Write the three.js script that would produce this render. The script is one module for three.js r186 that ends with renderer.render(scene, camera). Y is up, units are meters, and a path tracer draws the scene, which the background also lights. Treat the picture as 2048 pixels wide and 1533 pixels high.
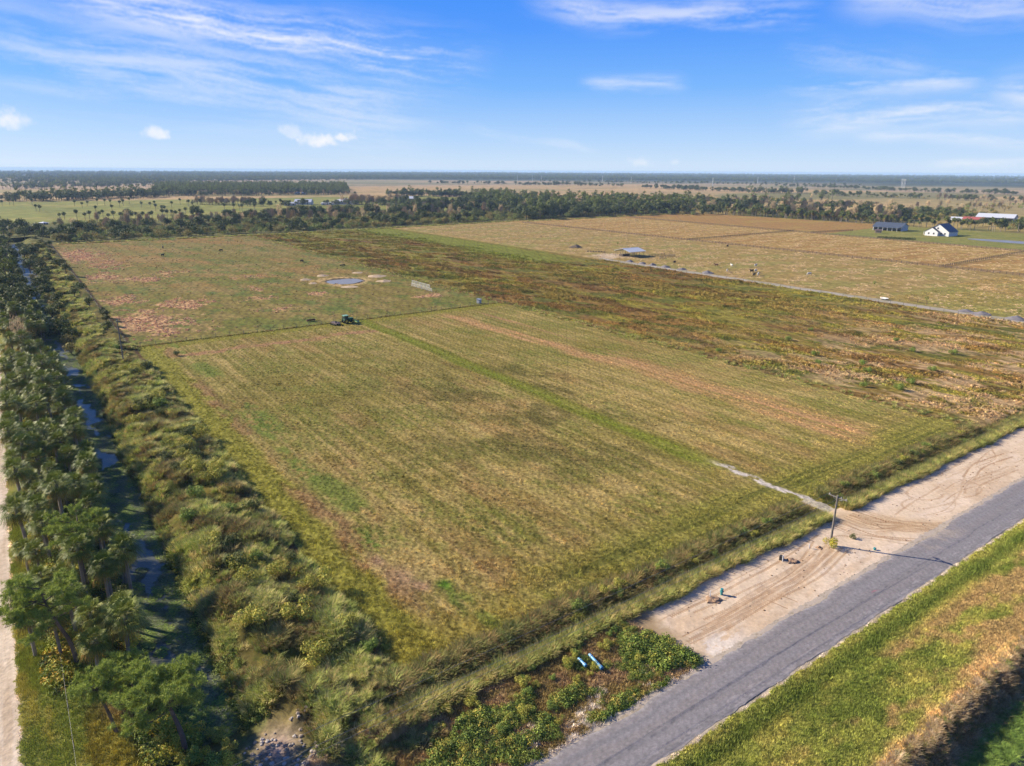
import * as THREE from 'three';
import { mergeGeometries } from 'three/addons/utils/BufferGeometryUtils.js';
import { MarchingCubes } from 'three/addons/objects/MarchingCubes.js';

// ---------------------------------------------------------------- camera, sky, sun, exposure
// World axes follow the parcel: x runs along the paved road, -z runs into the parcel ("s" below is -z), y is up, metres.
const scene = new THREE.Scene();
const camera = new THREE.PerspectiveCamera(57.4, 1024 / 766, 0.5, 40000);
camera.position.set(-18, 50, 50);
camera.rotation.order = 'YXZ';
camera.rotation.set(-Math.atan(425.5 / 1400), -35.6 * Math.PI / 180, 0.006);
camera.updateMatrixWorld();
const renderer = new THREE.WebGLRenderer({ antialias: true });
renderer.toneMapping = THREE.LinearToneMapping;
const EXPOSURE = 2.2;
renderer.toneMappingExposure = EXPOSURE;
renderer.shadowMap.enabled = true;

const rng = (a) => () => { a = (a + 0x6d2b79f5) | 0; let t = Math.imul(a ^ (a >>> 15), 1 | a); t = (t + Math.imul(t ^ (t >>> 7), 61 | t)) ^ t; return ((t ^ (t >>> 14)) >>> 0) / 4294967296; };
const clamp = (x, a = 0, b = 1) => Math.max(a, Math.min(b, x));
const sm = (a, b, x) => { x = clamp((x - a) / (b - a)); return x * x * (3 - 2 * x); };
const lerp = (a, b, t) => a + (b - a) * t;

// tileable fractal noise, largest feature about one unit, values spread over 0..1
const NS = 512;
function makeNoise(seed, base = 8, octaves = 6, gain = 0.55) {
  const r = rng(seed), out = new Float32Array(NS * NS);
  let amp = 1, f = base;
  for (let o = 0; o < octaves; o++, amp *= gain, f *= 2) {
    const g = new Float32Array(f * f).map(() => r());
    for (let y = 0; y < NS; y++) {
      const fy = y * f / NS, y0 = fy | 0, ty = fy - y0, sy = ty * ty * (3 - 2 * ty), a = (y0 % f) * f, b = ((y0 + 1) % f) * f;
      for (let x = 0; x < NS; x++) {
        const fx = x * f / NS, x0 = fx | 0, tx = fx - x0, sx = tx * tx * (3 - 2 * tx), c = x0 % f, d = (x0 + 1) % f;
        out[y * NS + x] += amp * (lerp(lerp(g[a + c], g[a + d], sx), lerp(g[b + c], g[b + d], sx), sy) - 0.5);
      }
    }
  }
  let v = 0; for (const q of out) v += q * q; v = Math.sqrt(v / out.length);
  return out.map((q) => clamp(0.5 + q / v * 0.2));
}
const NA = makeNoise(11), NB = makeNoise(23), NC = makeNoise(37, 8, 6, 0.75);
const tap = (N, x, y) => {
  x *= 64; y *= 64;
  const xf = Math.floor(x), yf = Math.floor(y), tx = x - xf, ty = y - yf, a = xf & 511, b = (a + 1) & 511, c = (yf & 511) * NS, d = ((yf + 1) & 511) * NS;
  const p = N[c + a], q = N[c + b], r = N[d + a], s = N[d + b];
  return p + (q - p) * tx + (r - p + (s - r - q + p) * tx) * ty;
};
const fb = (x, y) => tap(NA, x, y), fc = (x, y) => tap(NB, x, y), fr = (x, y) => tap(NC, x, y);

// ---- sky: clear air with thin cirrus and a few small cumulus
const SUN = new THREE.Vector3(-0.529, 0.460, -0.713).normalize();
{
  const Wd = 4096, Hd = 2048, data = new Float32Array(Wd * Hd * 4);
  const lin = (c) => c.map((v) => Math.pow(v / 255, 2.2) / EXPOSURE);
  const stops = [[-2, lin([196, 220, 247])], [0.4, lin([206, 227, 250])], [2.5, lin([178, 213, 253])], [6, lin([124, 183, 254])], [10, lin([88, 156, 253])], [15, lin([64, 138, 250])], [30, lin([50, 110, 212])], [60, lin([44, 94, 186])], [90, lin([40, 86, 174])]];
  const dirOf = (u, v) => { const p = new THREE.Vector3((u - 1024) / 1024, -(v - 766.5) / 766.5, 0.5).unproject(camera).sub(camera.position).normalize(); return [Math.atan2(p.z, p.x) * 180 / Math.PI, Math.asin(p.y) * 180 / Math.PI]; };
  // cirrus bands: from, to, half width in degrees, strength
  const bands = [[dirOf(120, -30), dirOf(900, 120), 1.5, 0.8], [dirOf(-60, 60), dirOf(840, 205), 2.9, 0.42], [dirOf(250, 90), dirOf(445, 192), 0.5, 0.35], [dirOf(1080, -5), dirOf(1620, 48), 0.9, 0.5], [dirOf(1700, 10), dirOf(2100, 12), 1.2, 0.42],
    [dirOf(1560, 185), dirOf(1940, 172), 0.7, 0.55], [dirOf(1580, 245), dirOf(2080, 215), 1.1, 0.6], [dirOf(1700, 278), dirOf(2080, 285), 0.5, 0.4], [dirOf(1180, 160), dirOf(1360, 172), 0.55, 0.42], [dirOf(1840, 338), dirOf(2100, 330), 0.25, 0.4], [dirOf(925, 245), dirOf(1180, 305), 0.3, 0.3], [dirOf(1600, 120), dirOf(1850, 150), 0.9, 0.25], [dirOf(1980, 190), dirOf(2300, 170), 1.0, 0.5]];
  const r = rng(5);
  for (let k = 0; k < 46; k++) { const a = r() * 360 - 180, e = 9 + r() * 50; if (Math.abs(((a + 54.4 + 540) % 360) - 180) < 50 && e < 22) continue; bands.push([[a, e], [a + 14 + r() * 22, e + r() * 8 - 4], 0.8 + r() * 2.2, 0.3 + r() * 0.45]); }
  const puffs = [[dirOf(35, 240), 1.5, 0.55], [dirOf(311, 270), 0.85, 0.6], [dirOf(640, 284), 1.5, 0.65], [dirOf(688, 276), 1.1, 0.65], [dirOf(588, 266), 1.15, 0.35], [dirOf(1288, 327), 1.0, 0.3], [dirOf(1350, 326), 0.45, 0.22]];
  for (let k = 0; k < 16; k++) { const a = r() * 360 - 180; if (Math.abs(((a + 54.4 + 540) % 360) - 180) > 48) puffs.push([[a, 1.5 + r() * 4], 0.8 + r() * 1.4, 0.3 + r() * 0.4]); }
  const white = lin([250, 251, 255]);
  for (let y = 0; y < Hd; y++) {
    const e = (y + 0.5) / Hd * 180 - 90;
    let k = 0; while (k < stops.length - 2 && e > stops[k + 1][0]) k++;
    const t = clamp((e - stops[k][0]) / (stops[k + 1][0] - stops[k][0])), base = [0, 1, 2].map((c) => lerp(stops[k][1][c], stops[k + 1][1][c], t));
    const er = e * Math.PI / 180, ce = Math.cos(er), se = Math.sin(er);
    const liveB = e < 0 ? [] : bands.filter((b) => e > Math.min(b[0][1], b[1][1]) - 3 * b[2] && e < Math.max(b[0][1], b[1][1]) + 3 * b[2]), liveP = e < 0 ? [] : puffs.filter((p) => Math.abs(e - p[0][1]) < 2.5);
    for (let x = 0; x < Wd; x++) {
      const a = ((x + 0.5) / Wd - 0.5) * 360, ar = a * Math.PI / 180, i = (y * Wd + x) * 4;
      const sd = Math.max(0, ce * Math.cos(ar) * SUN.x + se * SUN.y + ce * Math.sin(ar) * SUN.z);
      const g = 1 + 0.5 * Math.pow(sd, 6) + 1.6 * Math.pow(sd, 60);
      let R = base[0] * (1 + (g - 1) * 1.5), Gc = base[1] * g, Bc = base[2] * (1 + (g - 1) * 0.7);
      let cl = 0;
      if (e > 0) {
        if (liveB.length) {
          const wx = (fb(a / 14, e / 9) - 0.5) * 2.0, wy = (fc(a / 16 + 3, e / 12) - 0.5) * 2.6;
          for (const [p, q, wd, st] of liveB) {
            let da = a + wx - p[0]; da = ((da + 540) % 360) - 180;
            let la = q[0] - p[0]; la = ((la + 540) % 360) - 180;
            const le = q[1] - p[1], ll = la * la + le * le, de = e + wy * 0.5 - p[1], tt = (da * la + de * le) / ll;
            if (tt < -0.15 || tt > 1.15) continue;
            const dist = (da * le - de * la) / Math.sqrt(ll) / wd, end = sm(-0.15, 0.2, tt) * (1 - sm(0.85, 1.15, tt));
            if (Math.abs(dist) > 3) continue;
            const L = Math.sqrt(ll);
            const fib = fb(tt * L / 11 + dist * wd * 0.3 + p[0], dist * wd / 1.3 + p[1]) * 0.6 + fr(tt * L / 10 + dist * wd * 0.25, dist * wd / 0.55 + p[0]) * 0.4 + (fr(tt * L / 2.5, dist * wd / 0.3 + p[1]) - 0.5) * 0.22;
            cl = Math.max(cl, st * end * Math.exp(-dist * dist) * sm(0.18, 0.85, fib) * 1.15);
          }
        }
        cl += 0.12 * sm(0.5, 0.9, fb(a / 30, e / 7 + 2)) * sm(3, 9, e);
        for (const [p, wd, st] of liveP) {
          let da = a - p[0]; da = ((da + 540) % 360) - 180; if (Math.abs(da) > 3.5) continue;
          const de = e - p[1], nx = (fb(a * 0.9, e * 0.9) - 0.5) * 1.1 + (fr(a * 2.2, e * 2.2) - 0.5) * 0.5;
          const dd = Math.hypot(da / wd, de / (wd * (de > 0 ? 0.62 : 0.34))) + nx;
          cl = Math.max(cl, st * 1.25 * sm(1.05, 0.1, dd) * (0.75 + 0.5 * fr(a * 1.5, e * 1.5)));
        }
      }
      cl = clamp(cl, 0, 0.92);
      data[i] = lerp(R, white[0], cl); data[i + 1] = lerp(Gc, white[1], cl); data[i + 2] = lerp(Bc, white[2], cl); data[i + 3] = 1;
    }
  }
  const sky = new THREE.DataTexture(data, Wd, Hd, THREE.RGBAFormat, THREE.FloatType);
  sky.mapping = THREE.EquirectangularReflectionMapping; sky.magFilter = THREE.LinearFilter; sky.needsUpdate = true;
  scene.background = sky; scene.environment = sky;
}
const sun = new THREE.DirectionalLight(new THREE.Color(1.0, 0.89, 0.71), 5.0);
sun.position.copy(SUN).multiplyScalar(600).add(new THREE.Vector3(60, 0, -100));
sun.target.position.set(60, 0, -100);
sun.castShadow = true; sun.name = 'sun';
Object.assign(sun.shadow.camera, { left: -350, right: 350, top: 350, bottom: -350, near: 1, far: 1400 });
sun.shadow.mapSize.set(4096, 4096);
scene.add(sun, sun.target);
scene.fog = new THREE.FogExp2(new THREE.Color(0.52, 0.74, 1.0), 0.000072);

// ---------------------------------------------------------------- helpers
const KK = 0.78;                                    // sunlit look of the photo -> base colour of the matter
const G = (u, v, y = 0) => { const p = new THREE.Vector3((u - 1024) / 1024, -(v - 766.5) / 766.5, 0.5).unproject(camera).sub(camera.position), t = (y - camera.position.y) / p.y; return [camera.position.x + p.x * t, -(camera.position.z + p.z * t)]; };
const col = (r, g, b, k = KK) => new THREE.Color().setRGB(r * k / 255, g * k / 255, b * k / 255, THREE.SRGBColorSpace);
const std = (c, o = {}) => new THREE.MeshStandardMaterial({ color: Array.isArray(c) ? col(...c) : c, roughness: 0.85, ...o });
const used = new Map();
const numbered = (n) => { const k = used.get(n) ?? 0; used.set(n, k + 1); return k ? n + '_' + String(k).padStart(3, '0') : n; };
function tag(o, label, category, group, kind) { o.userData = { ...(label && { label }), ...(category && { category }), ...(group && { group }), ...(kind && { kind }) }; return o; }
function thing(name, w, s, y, turn, label, category, group) { const o = new THREE.Group(); o.name = numbered(name); o.position.set(w, y, -s); o.rotation.y = turn; tag(o, label, category, group); scene.add(o); return o; }
function part(parent, name, geo, mat, label) { const m = new THREE.Mesh(geo, mat); m.name = name; m.castShadow = m.receiveShadow = true; if (label) m.userData = { label }; parent.add(m); return m; }
function top(name, geo, mat, label, category, group, kind) { const m = part(scene, numbered(name), geo, mat); tag(m, label, category, group, kind); return m; }
function dup(root, w, s, y, turn, scale, label, group) {
  const c = root.clone(); c.name = numbered(root.name.replace(/_\d{3}$/, '')); c.position.set(w, y, -s); c.rotation.y = turn; c.scale.set(scale, scale, scale);
  c.userData = { ...root.userData, ...(label && { label }), ...(group && { group }) }; scene.add(c); return c;
}
// triangles collected into one flat-shaded geometry with vertex colours
class Tri {
  constructor() { this.p = []; this.c = []; }
  t(a, b, c, k) { this.p.push(...a, ...b, ...c); for (let i = 0; i < 3; i++) this.c.push(k[0], k[1], k[2]); }
  q(a, b, c, d, k) { this.t(a, b, c, k); this.t(a, c, d, k); }
  geo() {
    const g = new THREE.BufferGeometry();
    g.setAttribute('position', new THREE.Float32BufferAttribute(this.p, 3)); g.setAttribute('color', new THREE.Float32BufferAttribute(this.c, 3));
    g.computeVertexNormals(); return g;
  }
}
const bx = (w, h, d, x = 0, y = 0, z = 0, ry = 0, rx = 0, rz = 0) => { const g = new THREE.BoxGeometry(w, h, d); if (rx) g.rotateX(rx); if (rz) g.rotateZ(rz); if (ry) g.rotateY(ry); g.translate(x, y, z); return g; };
const cyl = (r0, r1, h, x = 0, y = 0, z = 0, n = 10) => { const g = new THREE.CylinderGeometry(r1, r0, h, n); g.translate(x, y + h / 2, z); return g; };
const bar = (a, b, r, n = 6) => { const A = new THREE.Vector3(...a), B = new THREE.Vector3(...b), g = new THREE.CylinderGeometry(r, r, A.distanceTo(B), n); g.applyQuaternion(new THREE.Quaternion().setFromUnitVectors(new THREE.Vector3(0, 1, 0), B.clone().sub(A).normalize())); g.translate((A.x + B.x) / 2, (A.y + B.y) / 2, (A.z + B.z) / 2); return g; };
const merge = (l) => mergeGeometries(l.map((g) => { const q = g.index ? g.toNonIndexed() : g; for (const n of Object.keys(q.attributes)) if (!['position', 'normal'].includes(n)) q.deleteAttribute(n); return q; }));
function tex(data, w, h, srgb = true) { const t = new THREE.DataTexture(data, w, h, data.length === w * h ? THREE.RedFormat : THREE.RGBAFormat); t.magFilter = THREE.LinearFilter; t.minFilter = THREE.LinearMipmapLinearFilter; t.generateMipmaps = true; t.wrapS = t.wrapT = THREE.RepeatWrapping; if (srgb) t.colorSpace = THREE.SRGBColorSpace; t.needsUpdate = true; return t; }

// ---------------------------------------------------------------- lie of the land
const ROAD0 = -17.35, ROAD1 = -11.7;                 // edges of the paved road (s)
const canalMid = (s) => -10.2 - 0.5 * Math.sin(s / 31) - (s > 200 ? (s - 200) * 0.004 : 0);
function height(w, s) {
  let h = 0;
  const near = sm(620, 500, s) * sm(330, 280, w);
  if (near > 0) h += near * ((fb(w / 7, s / 7) - 0.5) * 0.12);
  const dc = Math.abs(w - canalMid(s) + (fb(s / 9, 3) - 0.5) * 1.6);
  if (dc < 6.5 && s > 4) h -= 2.0 * sm(6.2, 2.6, dc) * sm(4, 12, s);
  if (w > -6 && w < 9 && s > -2) h += (0.2 + 1.5 * sm(0.25, 0.8, fb(w / 5.5, s / 5.5))) * sm(-6, -2.5, w) * sm(9, 4.5, w);
  if (s > -2.5 && s < 6 && w > 8 && w < 160) h -= 0.75 * Math.exp(-Math.pow((s - 2.2) / 1.7, 2)) * (1 - Math.exp(-Math.pow((w - 79) / 3, 2))) * sm(8, 14, w);
  if (s < -18 && s > -22) h -= 0.22 * Math.exp(-Math.pow((s + 19.7) / 0.9, 2));
  if (s < -27) { const e = -29.6 + (fb(w / 3, 1) - 0.5) * 1.0; h -= 1.9 * sm(e, e - 2.2, s) + (s > e ? 0 : 0.25 * (fr(w / 1.2, s / 1.2) - 0.5)); }
  if (s > ROAD1 && s < 0 && w > 33 && w < 200) h += 0.10 * (fr(w / 3.2, s / 1.6) - 0.5) * sm(ROAD1, ROAD1 + 1.5, s);
  if (s > ROAD0 && s < ROAD1) h = -0.03;
  const rp = Math.hypot((w - 108.8) / 8.6, (s - 262) / 9.5);
  if (rp < 1.3) h -= 0.8 * sm(1.15, 0.6, rp);
  return h;
}

// tyre tracks pressed into the sand beside the road
const TW0 = 30, TS0 = -12.5, TRES = 0.06, TNX = 2400, TNY = 220, track = new Float32Array(TNX * TNY);
{
  const r = rng(77);
  const stamp = (w, s, a, rad) => {
    const x = (w - TW0) / TRES, y = (s - TS0) / TRES, n = Math.ceil(rad / TRES);
    for (let j = -n; j <= n; j++) for (let i = -n; i <= n; i++) {
      const X = Math.round(x + i), Y = Math.round(y + j); if (X < 0 || Y < 0 || X >= TNX || Y >= TNY) continue;
      const d = Math.hypot(X - x, Y - y) * TRES / rad; if (d < 1) track[Y * TNX + X] = Math.max(track[Y * TNX + X], a * (1 - d * d));
    }
  };
  const path = (pts, a, tread, gap) => {
    const c = new THREE.CatmullRomCurve3(pts.map(([w, s]) => new THREE.Vector3(w, 0, s))), L = c.getLength(), n = Math.ceil(L / 0.07);
    for (const side of gap ? [-gap / 2, gap / 2] : [0]) for (let i = 0; i <= n; i++) {
      const t = i / n, p = c.getPointAt(t), q = c.getTangentAt(t), fade = 0.5 + 0.5 * fr(t * L / 4 + side * 3, a * 9);
      const w = p.x - q.z * side, s = p.z + q.x * side;
      stamp(w, s, a * fade * 0.7, w > 83 ? 0.09 : 0.12);
      if (tread && i % 5 < 2) { stamp(w - q.z * 0.13, s + q.x * 0.13, a * fade, 0.09); stamp(w + q.z * 0.13, s - q.x * 0.13, a * fade, 0.09); }
    }
  };
  for (let k = 0; k < 11; k++) { const s0 = -10.9 + r() * 8.2, a = 0.45 + r() * 0.5, w0 = 34 + r() * 9, w1 = 62 + r() * 12; path([[w0, s0 + r() * 1.4 - 0.7], [lerp(w0, w1, 0.35), s0 + r() * 1.2 - 0.4], [lerp(w0, w1, 0.7), s0 + r() * 1.2 - 0.2], [w1, Math.min(s0 + 1.2 + r(), -2.5)]], a, r() < 0.6, r() < 0.5 ? 1.6 : 0); }
  for (let k = 0; k < 20; k++) { const w0 = 73.5 + k * 0.5, e = w0 + 2 + r() * 4; path([[w0 + r(), -1.8], [w0 + 1.2, -5 - r()], [e, -8.5], [e + 1.5 + r() * 4, -11.9]], 0.45 + r() * 0.5, r() < 0.3, 0); }
  for (let k = 0; k < 18; k++) { const w0 = 84 + r() * 40, s0 = -10 + r() * 8; path([[w0, s0], [w0 + 4 + r() * 4, s0 + r() * 3 - 1.5], [w0 + 10 + r() * 9, s0 + r() * 4 - 2]], 0.35 + r() * 0.55, r() < 0.3, r() < 0.4 ? 1.6 : 0); }
  for (const [w, s, R, t0] of [[92, -6, 2.6, 1], [98, -4.5, 3.4, 2.2], [71, -6, 2.8, 0.3], [104, -7, 4, 4]]) { const pts = []; for (let k = 0; k < 6; k++) pts.push([w + R * (1 + 0.3 * r()) * Math.cos(t0 + k * 0.6), s + R * 0.7 * Math.sin(t0 + k * 0.6)]); path(pts, 0.6, true, 0); }
  path([[50.5, -8.2], [51, -10.5]], 1, false, 0); path([[52.6, -8.0], [53.2, -10.4]], 1, false, 0);
}
const tracks = (w, s) => { const x = (w - TW0) / TRES, y = (s - TS0) / TRES; if (x < 0 || y < 0 || x >= TNX - 1 || y >= TNY - 1) return 0; return track[(y | 0) * TNX + (x | 0)]; };

// ---------------------------------------------------------------- what grows or lies where: colour of the ground at (w, s)
const O = [0, 0, 0];
const set = (r, g, b) => { O[0] = r; O[1] = g; O[2] = b; };
const mix = (r, g, b, t) => { O[0] += (r - O[0]) * t; O[1] += (g - O[1]) * t; O[2] += (b - O[2]) * t; };
const blob = (w, s, cw, cs, rw, rs) => { const a = (w - cw) / rw, b = (s - cs) / rs; return Math.exp(-a * a - b * b); };
const HAY = [[15, 212, 13, 26, 1], [36, 240, 11, 13, 0.85], [14, 262, 10, 14, 0.8], [34, 318, 12, 12, 0.7], [46, 335, 9, 10, 0.6], [17, 335, 9, 18, 0.8], [15, 440, 14, 45, 0.9], [24, 385, 10, 22, 0.7], [86, 236, 5, 5, 0.9], [120, 205, 8, 4, 0.8], [68, 262, 5, 8, 0.7], [62, 236, 8, 5, 0.5], [75, 300, 14, 6, 0.5], [20, 188, 14, 6, 0.6], [60, 210, 10, 5, 0.4]];
const hayAt = (w, s) => { let h = 0; for (const [a, b, c, d, e] of HAY) { const x = (w - a) / c, y = (s - b) / d; if (x * x + y * y < 4) h = Math.max(h, e * Math.exp(-x * x - y * y)); } return h; };
const REDS = new Float32Array(1);
function mown(w, s) {
  const t2 = fb(w / 5 + 7, s / 9), st = fc(w / 0.8, s / 26 + 3), fine = fr(w / 0.9, s / 1.3), wide = fc(w / 24 + 5, s / 34 + 2);
  set(134, 125, 72);
  mix(176, 156, 108, sm(0.3, 0.76, 0.3 * t2 + 0.5 * st + 0.2 * wide) * 0.95);
  mix(114, 122, 62, sm(0.42, 0.72, fb(w / 12 + 31, s / 13 + 5)) * 0.55 * sm(0.2, 0.7, fine));
  mix(152, 122, 86, sm(0.6, 0.82, fc(w / 7, s / 20 + 9)) * 0.4);
  const dk = blob(w, s, 64, 62, 24, 36) + 0.7 * blob(w, s, 88, 80, 10, 22) + 0.4 * blob(w, s, 45, 110, 30, 25);
  mix(92, 88, 50, clamp(dk) * sm(0.42, 0.74, fb(w / 9 + 11, s / 12) * 0.6 + fr(w / 4, s / 5) * 0.4) * 0.75);
  mix(176, 156, 112, sm(0.62, 0.95, 0.5 + 0.5 * Math.sin(w * 2.6 + (fb(w / 9, s / 40) - 0.5) * 9)) * sm(0.4, 0.65, fc(w / 3, s / 14)) * 0.28);
  mix(96, 92, 54, sm(0.8, 0.98, 0.5 + 0.5 * Math.sin(w * 2.6 + 2 + (fb(w / 9, s / 40) - 0.5) * 9)) * sm(0.45, 0.65, fb(w / 3 + 5, s / 18)) * 0.2);
  // hay left in a broad windrow, and along the headland
  const hb = Math.abs(w - (107 + 7 * sm(165, 60, s) + (fb(s / 14, 1) - 0.5) * 4)), hw = 4 + 4.5 * sm(120, 30, s);
  mix(182, 146, 110, sm(hw, hw * 0.35, hb) * sm(172, 160, s) * sm(8, 20, s) * (0.35 + 0.65 * sm(0.25, 0.7, fc(w / 0.7 + 9, s / 30))));
  mix(170, 134, 104, sm(3, 0.8, Math.abs(w - 119)) * sm(168, 155, s) * sm(60, 90, s) * sm(0.3, 0.7, st) * 0.8);
  mix(166, 130, 102, sm(3.4, 0.6, Math.abs(s - 157.5 + (fb(w / 6, 4) - 0.5) * 4)) * sm(12, 18, w) * sm(88, 74, w) * (0.3 + 0.7 * sm(0.3, 0.6, fr(w / 3, s / 1.5))));
  // headland mown last: a ring round the field
  const ringL = sm(14.6, 12.8, w + (fb(s / 7, w / 7) - 0.5) * 1.6), ringF = sm(16, 11, s + (fb(w / 11, 7) - 0.5) * 5);
  mix(142, 140, 70, ringL * 0.9); mix(126, 127, 64, ringF * 0.6 * sm(20, 40, w)); mix(140, 131, 66, ringF * sm(34, 20, w) * 0.6);
  mix(92, 96, 50, ringF * sm(24, 40, w) * sm(0.52, 0.72, fc(w / 30, s / 0.8)) * 0.6);
  mix(132, 130, 60, sm(168, 171, s) * 0.7);
  mix(150, 122, 90, sm(2.4, 0.5, Math.abs(w - 14.8 + (fb(s / 10, 9) - 0.5) * 2)) * sm(0.42, 0.62, fc(w / 4, s / 9)) * 0.85 * sm(12, 20, s));
  mix(110, 124, 62, sm(4, 1, Math.abs(w - 19)) * sm(0.5, 0.7, fb(w / 4 + 3, s / 11)) * 0.8);
  mix(100, 120, 58, (blob(w, s, 17.5, 63, 2, 7) + blob(w, s, 19, 90, 3, 9) + blob(w, s, 17, 33, 1.4, 4)) * sm(0.35, 0.6, fine) * 0.9);
  mix(164, 136, 112, clamp(blob(w, s, 16.5, 22, 1.6, 3.2) + blob(w, s, 15.4, 27.5, 1, 1.6) + blob(w, s, 17.6, 18.6, 1.1, 1.4)) * 0.9); mix(92, 128, 52, blob(w, s, 20, 17.4, 0.9, 1.1));
  // the green track that runs up the field
  const la = Math.abs(w - 78.3 - (fb(s / 20, 2) - 0.5) * 1.5);
  mix(122, 132, 58, sm(3.4, 1.2, la) * sm(14, 30, s) * (0.65 + 0.3 * sm(0.3, 0.7, fb(w / 1.3, s / 12)))); mix(104, 104, 44, sm(1.4, 0.3, Math.abs(la - 1.5)) * 0.3 * sm(25, 45, s));
  if (s < 27) { mix(198, 190, 184, sm(1.2, 0.4, Math.abs(w - 79.2 + (fb(s / 3, 6) - 0.5) * 1.6)) * sm(26, 20, s) * sm(0.36, 0.5, fr(w / 2, s / 2.4) * 0.5 + fb(w / 1.4, s / 3) * 0.5)); }
  const v = 0.70 + 0.56 * fr(w / 0.45, s / 0.55); O[0] *= v; O[1] *= v; O[2] *= v;
}
function rear(w, s) {
  const d = fb((w + s * 0.25) / 14, s / 60 + 4);
  set(130, 120, 70);
  mix(152, 122, 80, sm(0.4, 0.72, d) * sm(200, 330, s) * 0.95);
  mix(152, 134, 92, sm(0.4, 0.7, fc(w / 8, s / 16)) * 0.6);
  mix(112, 119, 62, sm(0.52, 0.72, fb(w / 10 + 3, s / 15)) * 0.75 * (1 - 0.5 * sm(300, 420, s)));
  mix(88, 112, 58, sm(0.68, 0.8, fc(w / 7 + 13, s / 10)) * 0.5);
  const h = hayAt(w, s);
  mix(204, 164, 130, sm(0.3, 0.56, h * 0.75 + (fr(w / 4, s / 5) - 0.5) * 0.9 * (h > 0.06 ? 1 : 0)) * 0.9);
  const rp = Math.hypot((w - 108.8) / 9, (s - 262) / 10);
  mix(205, 176, 134, sm(1.7, 1.05, rp + (fr(w / 5, s / 6) - 0.5) * 1.1) * 0.85); mix(120, 108, 92, sm(1.06, 0.98, rp));
  mix(130, 132, 70, sm(183, 178, s) * 0.4);
  const v = 0.68 + 0.54 * fr(w / 1.1, s / 1.6); O[0] *= v; O[1] *= v; O[2] *= v;
}
function weedy(w, s) {
  const a = fb(w / 16, s / 44), b = fc(w / 9 + 4, s / 26), c = fr(w / 3.2, s / 6), n = sm(130, 30, s) * sm(130, 150, w);
  set(136, 120, 68);
  mix(142, 112, 70, sm(0.45, 0.68, a) * 0.85);
  mix(146, 142, 70, sm(0.54, 0.74, b) * 0.75);
  mix(98, 104, 52, sm(0.55, 0.75, fb(w / 6 + 17, s / 13)) * 0.8);
  mix(108, 82, 56, sm(0.66, 0.8, fc(w / 7 + 21, s / 15)) * 0.6);
  mix(188, 160, 128, n * sm(0.42, 0.62, c * 0.5 + fb(w / 8, s / 11 + 7) * 0.5) * 0.9);
  mix(126, 136, 60, sm(26, 10, Math.abs(w - 243 - (fb(s / 40, 3) - 0.5) * 14)) * sm(240, 290, s) * 0.85);
  mix(134, 138, 64, sm(0.4, 0.7, fb(w / 18, s / 50 + 9)) * sm(330, 420, s) * 0.5);
  const v = 0.66 + 0.56 * fr(w / 1.4, s / 2.2); O[0] *= v; O[1] *= v; O[2] *= v;
}
function pasture(w, s) {
  const a = fb(w / 30, s / 18), b = fc(w / 6, s / 4);
  set(164, 142, 94);
  mix(150, 146, 90, sm(0.5, 0.75, a) * 0.7);
  mix(194, 166, 124, sm(0.58, 0.74, b) * 0.8);
  if (w > 404) { mix(184, 152, 98, 0.6); mix(164, 128, 84, sm(0.5, 0.7, fb(w / 40, s / 9 + 3)) * 0.8); mix(214, 182, 140, sm(0.6, 0.75, fc(w / 8, s / 3)) * 0.5); }
  if (w > 549) { mix(166, 130, 86, 0.8); mix(176, 160, 92, sm(0.5, 0.8, fb(w / 20, s / 20)) * 0.5); }
  if (w > 549 && s < 288 + 0.12 * (w - 549)) { set(134, 138, 78); mix(158, 150, 92, sm(0.4, 0.7, fb(w / 12, s / 12)) * 0.7); }
  if (w < 330 && s < 120) mix(146, 144, 84, 0.5 * sm(120, 60, s));
  const dirt = blob(w, s, 284, 268, 16, 14); mix(206, 186, 164, sm(0.35, 0.7, dirt + (fr(w / 6, s / 6) - 0.5) * 0.5));
  const v = 0.78 + 0.36 * fr(w / 2.4, s / 2.4); O[0] *= v; O[1] *= v; O[2] *= v;
}
function sand(w, s) {
  set(228, 207, 184);
  mix(234, 216, 198, sm(0.45, 0.75, fb(w / 9, s / 3)) * 0.6); mix(196, 168, 140, sm(0.55, 0.8, fc(w / 8 + 3, s / 2.5)) * 0.4);
  mix(196, 166, 128, sm(5, 1, Math.abs(w - 82 + (s + 6) * 0.9)) * 0.5);
  mix(142, 106, 76, clamp(tracks(w, s) * 1.2) * 0.9);
  mix(232, 224, 218, sm(9, 2, Math.abs(w - 37)) * sm(-7.5, -9.5, s) * sm(0.3, 0.6, fr(w / 3, s / 1.5)) * 0.8);
  const v = 0.93 + 0.14 * fr(w / 0.4, s / 0.4); O[0] *= v; O[1] *= v; O[2] *= v;
}
function colour(w, s) { look(w, s); O[0] = O[0] * 1.05 + 1; O[1] *= 1.035; const l = O[0] * 0.4 + O[1] * 0.6; O[2] = Math.max(18, l + (O[2] - l) * (w > 33 && s < 0.5 && s > ROAD1 || w < -24 ? 1.05 : 1.13)); }
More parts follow.
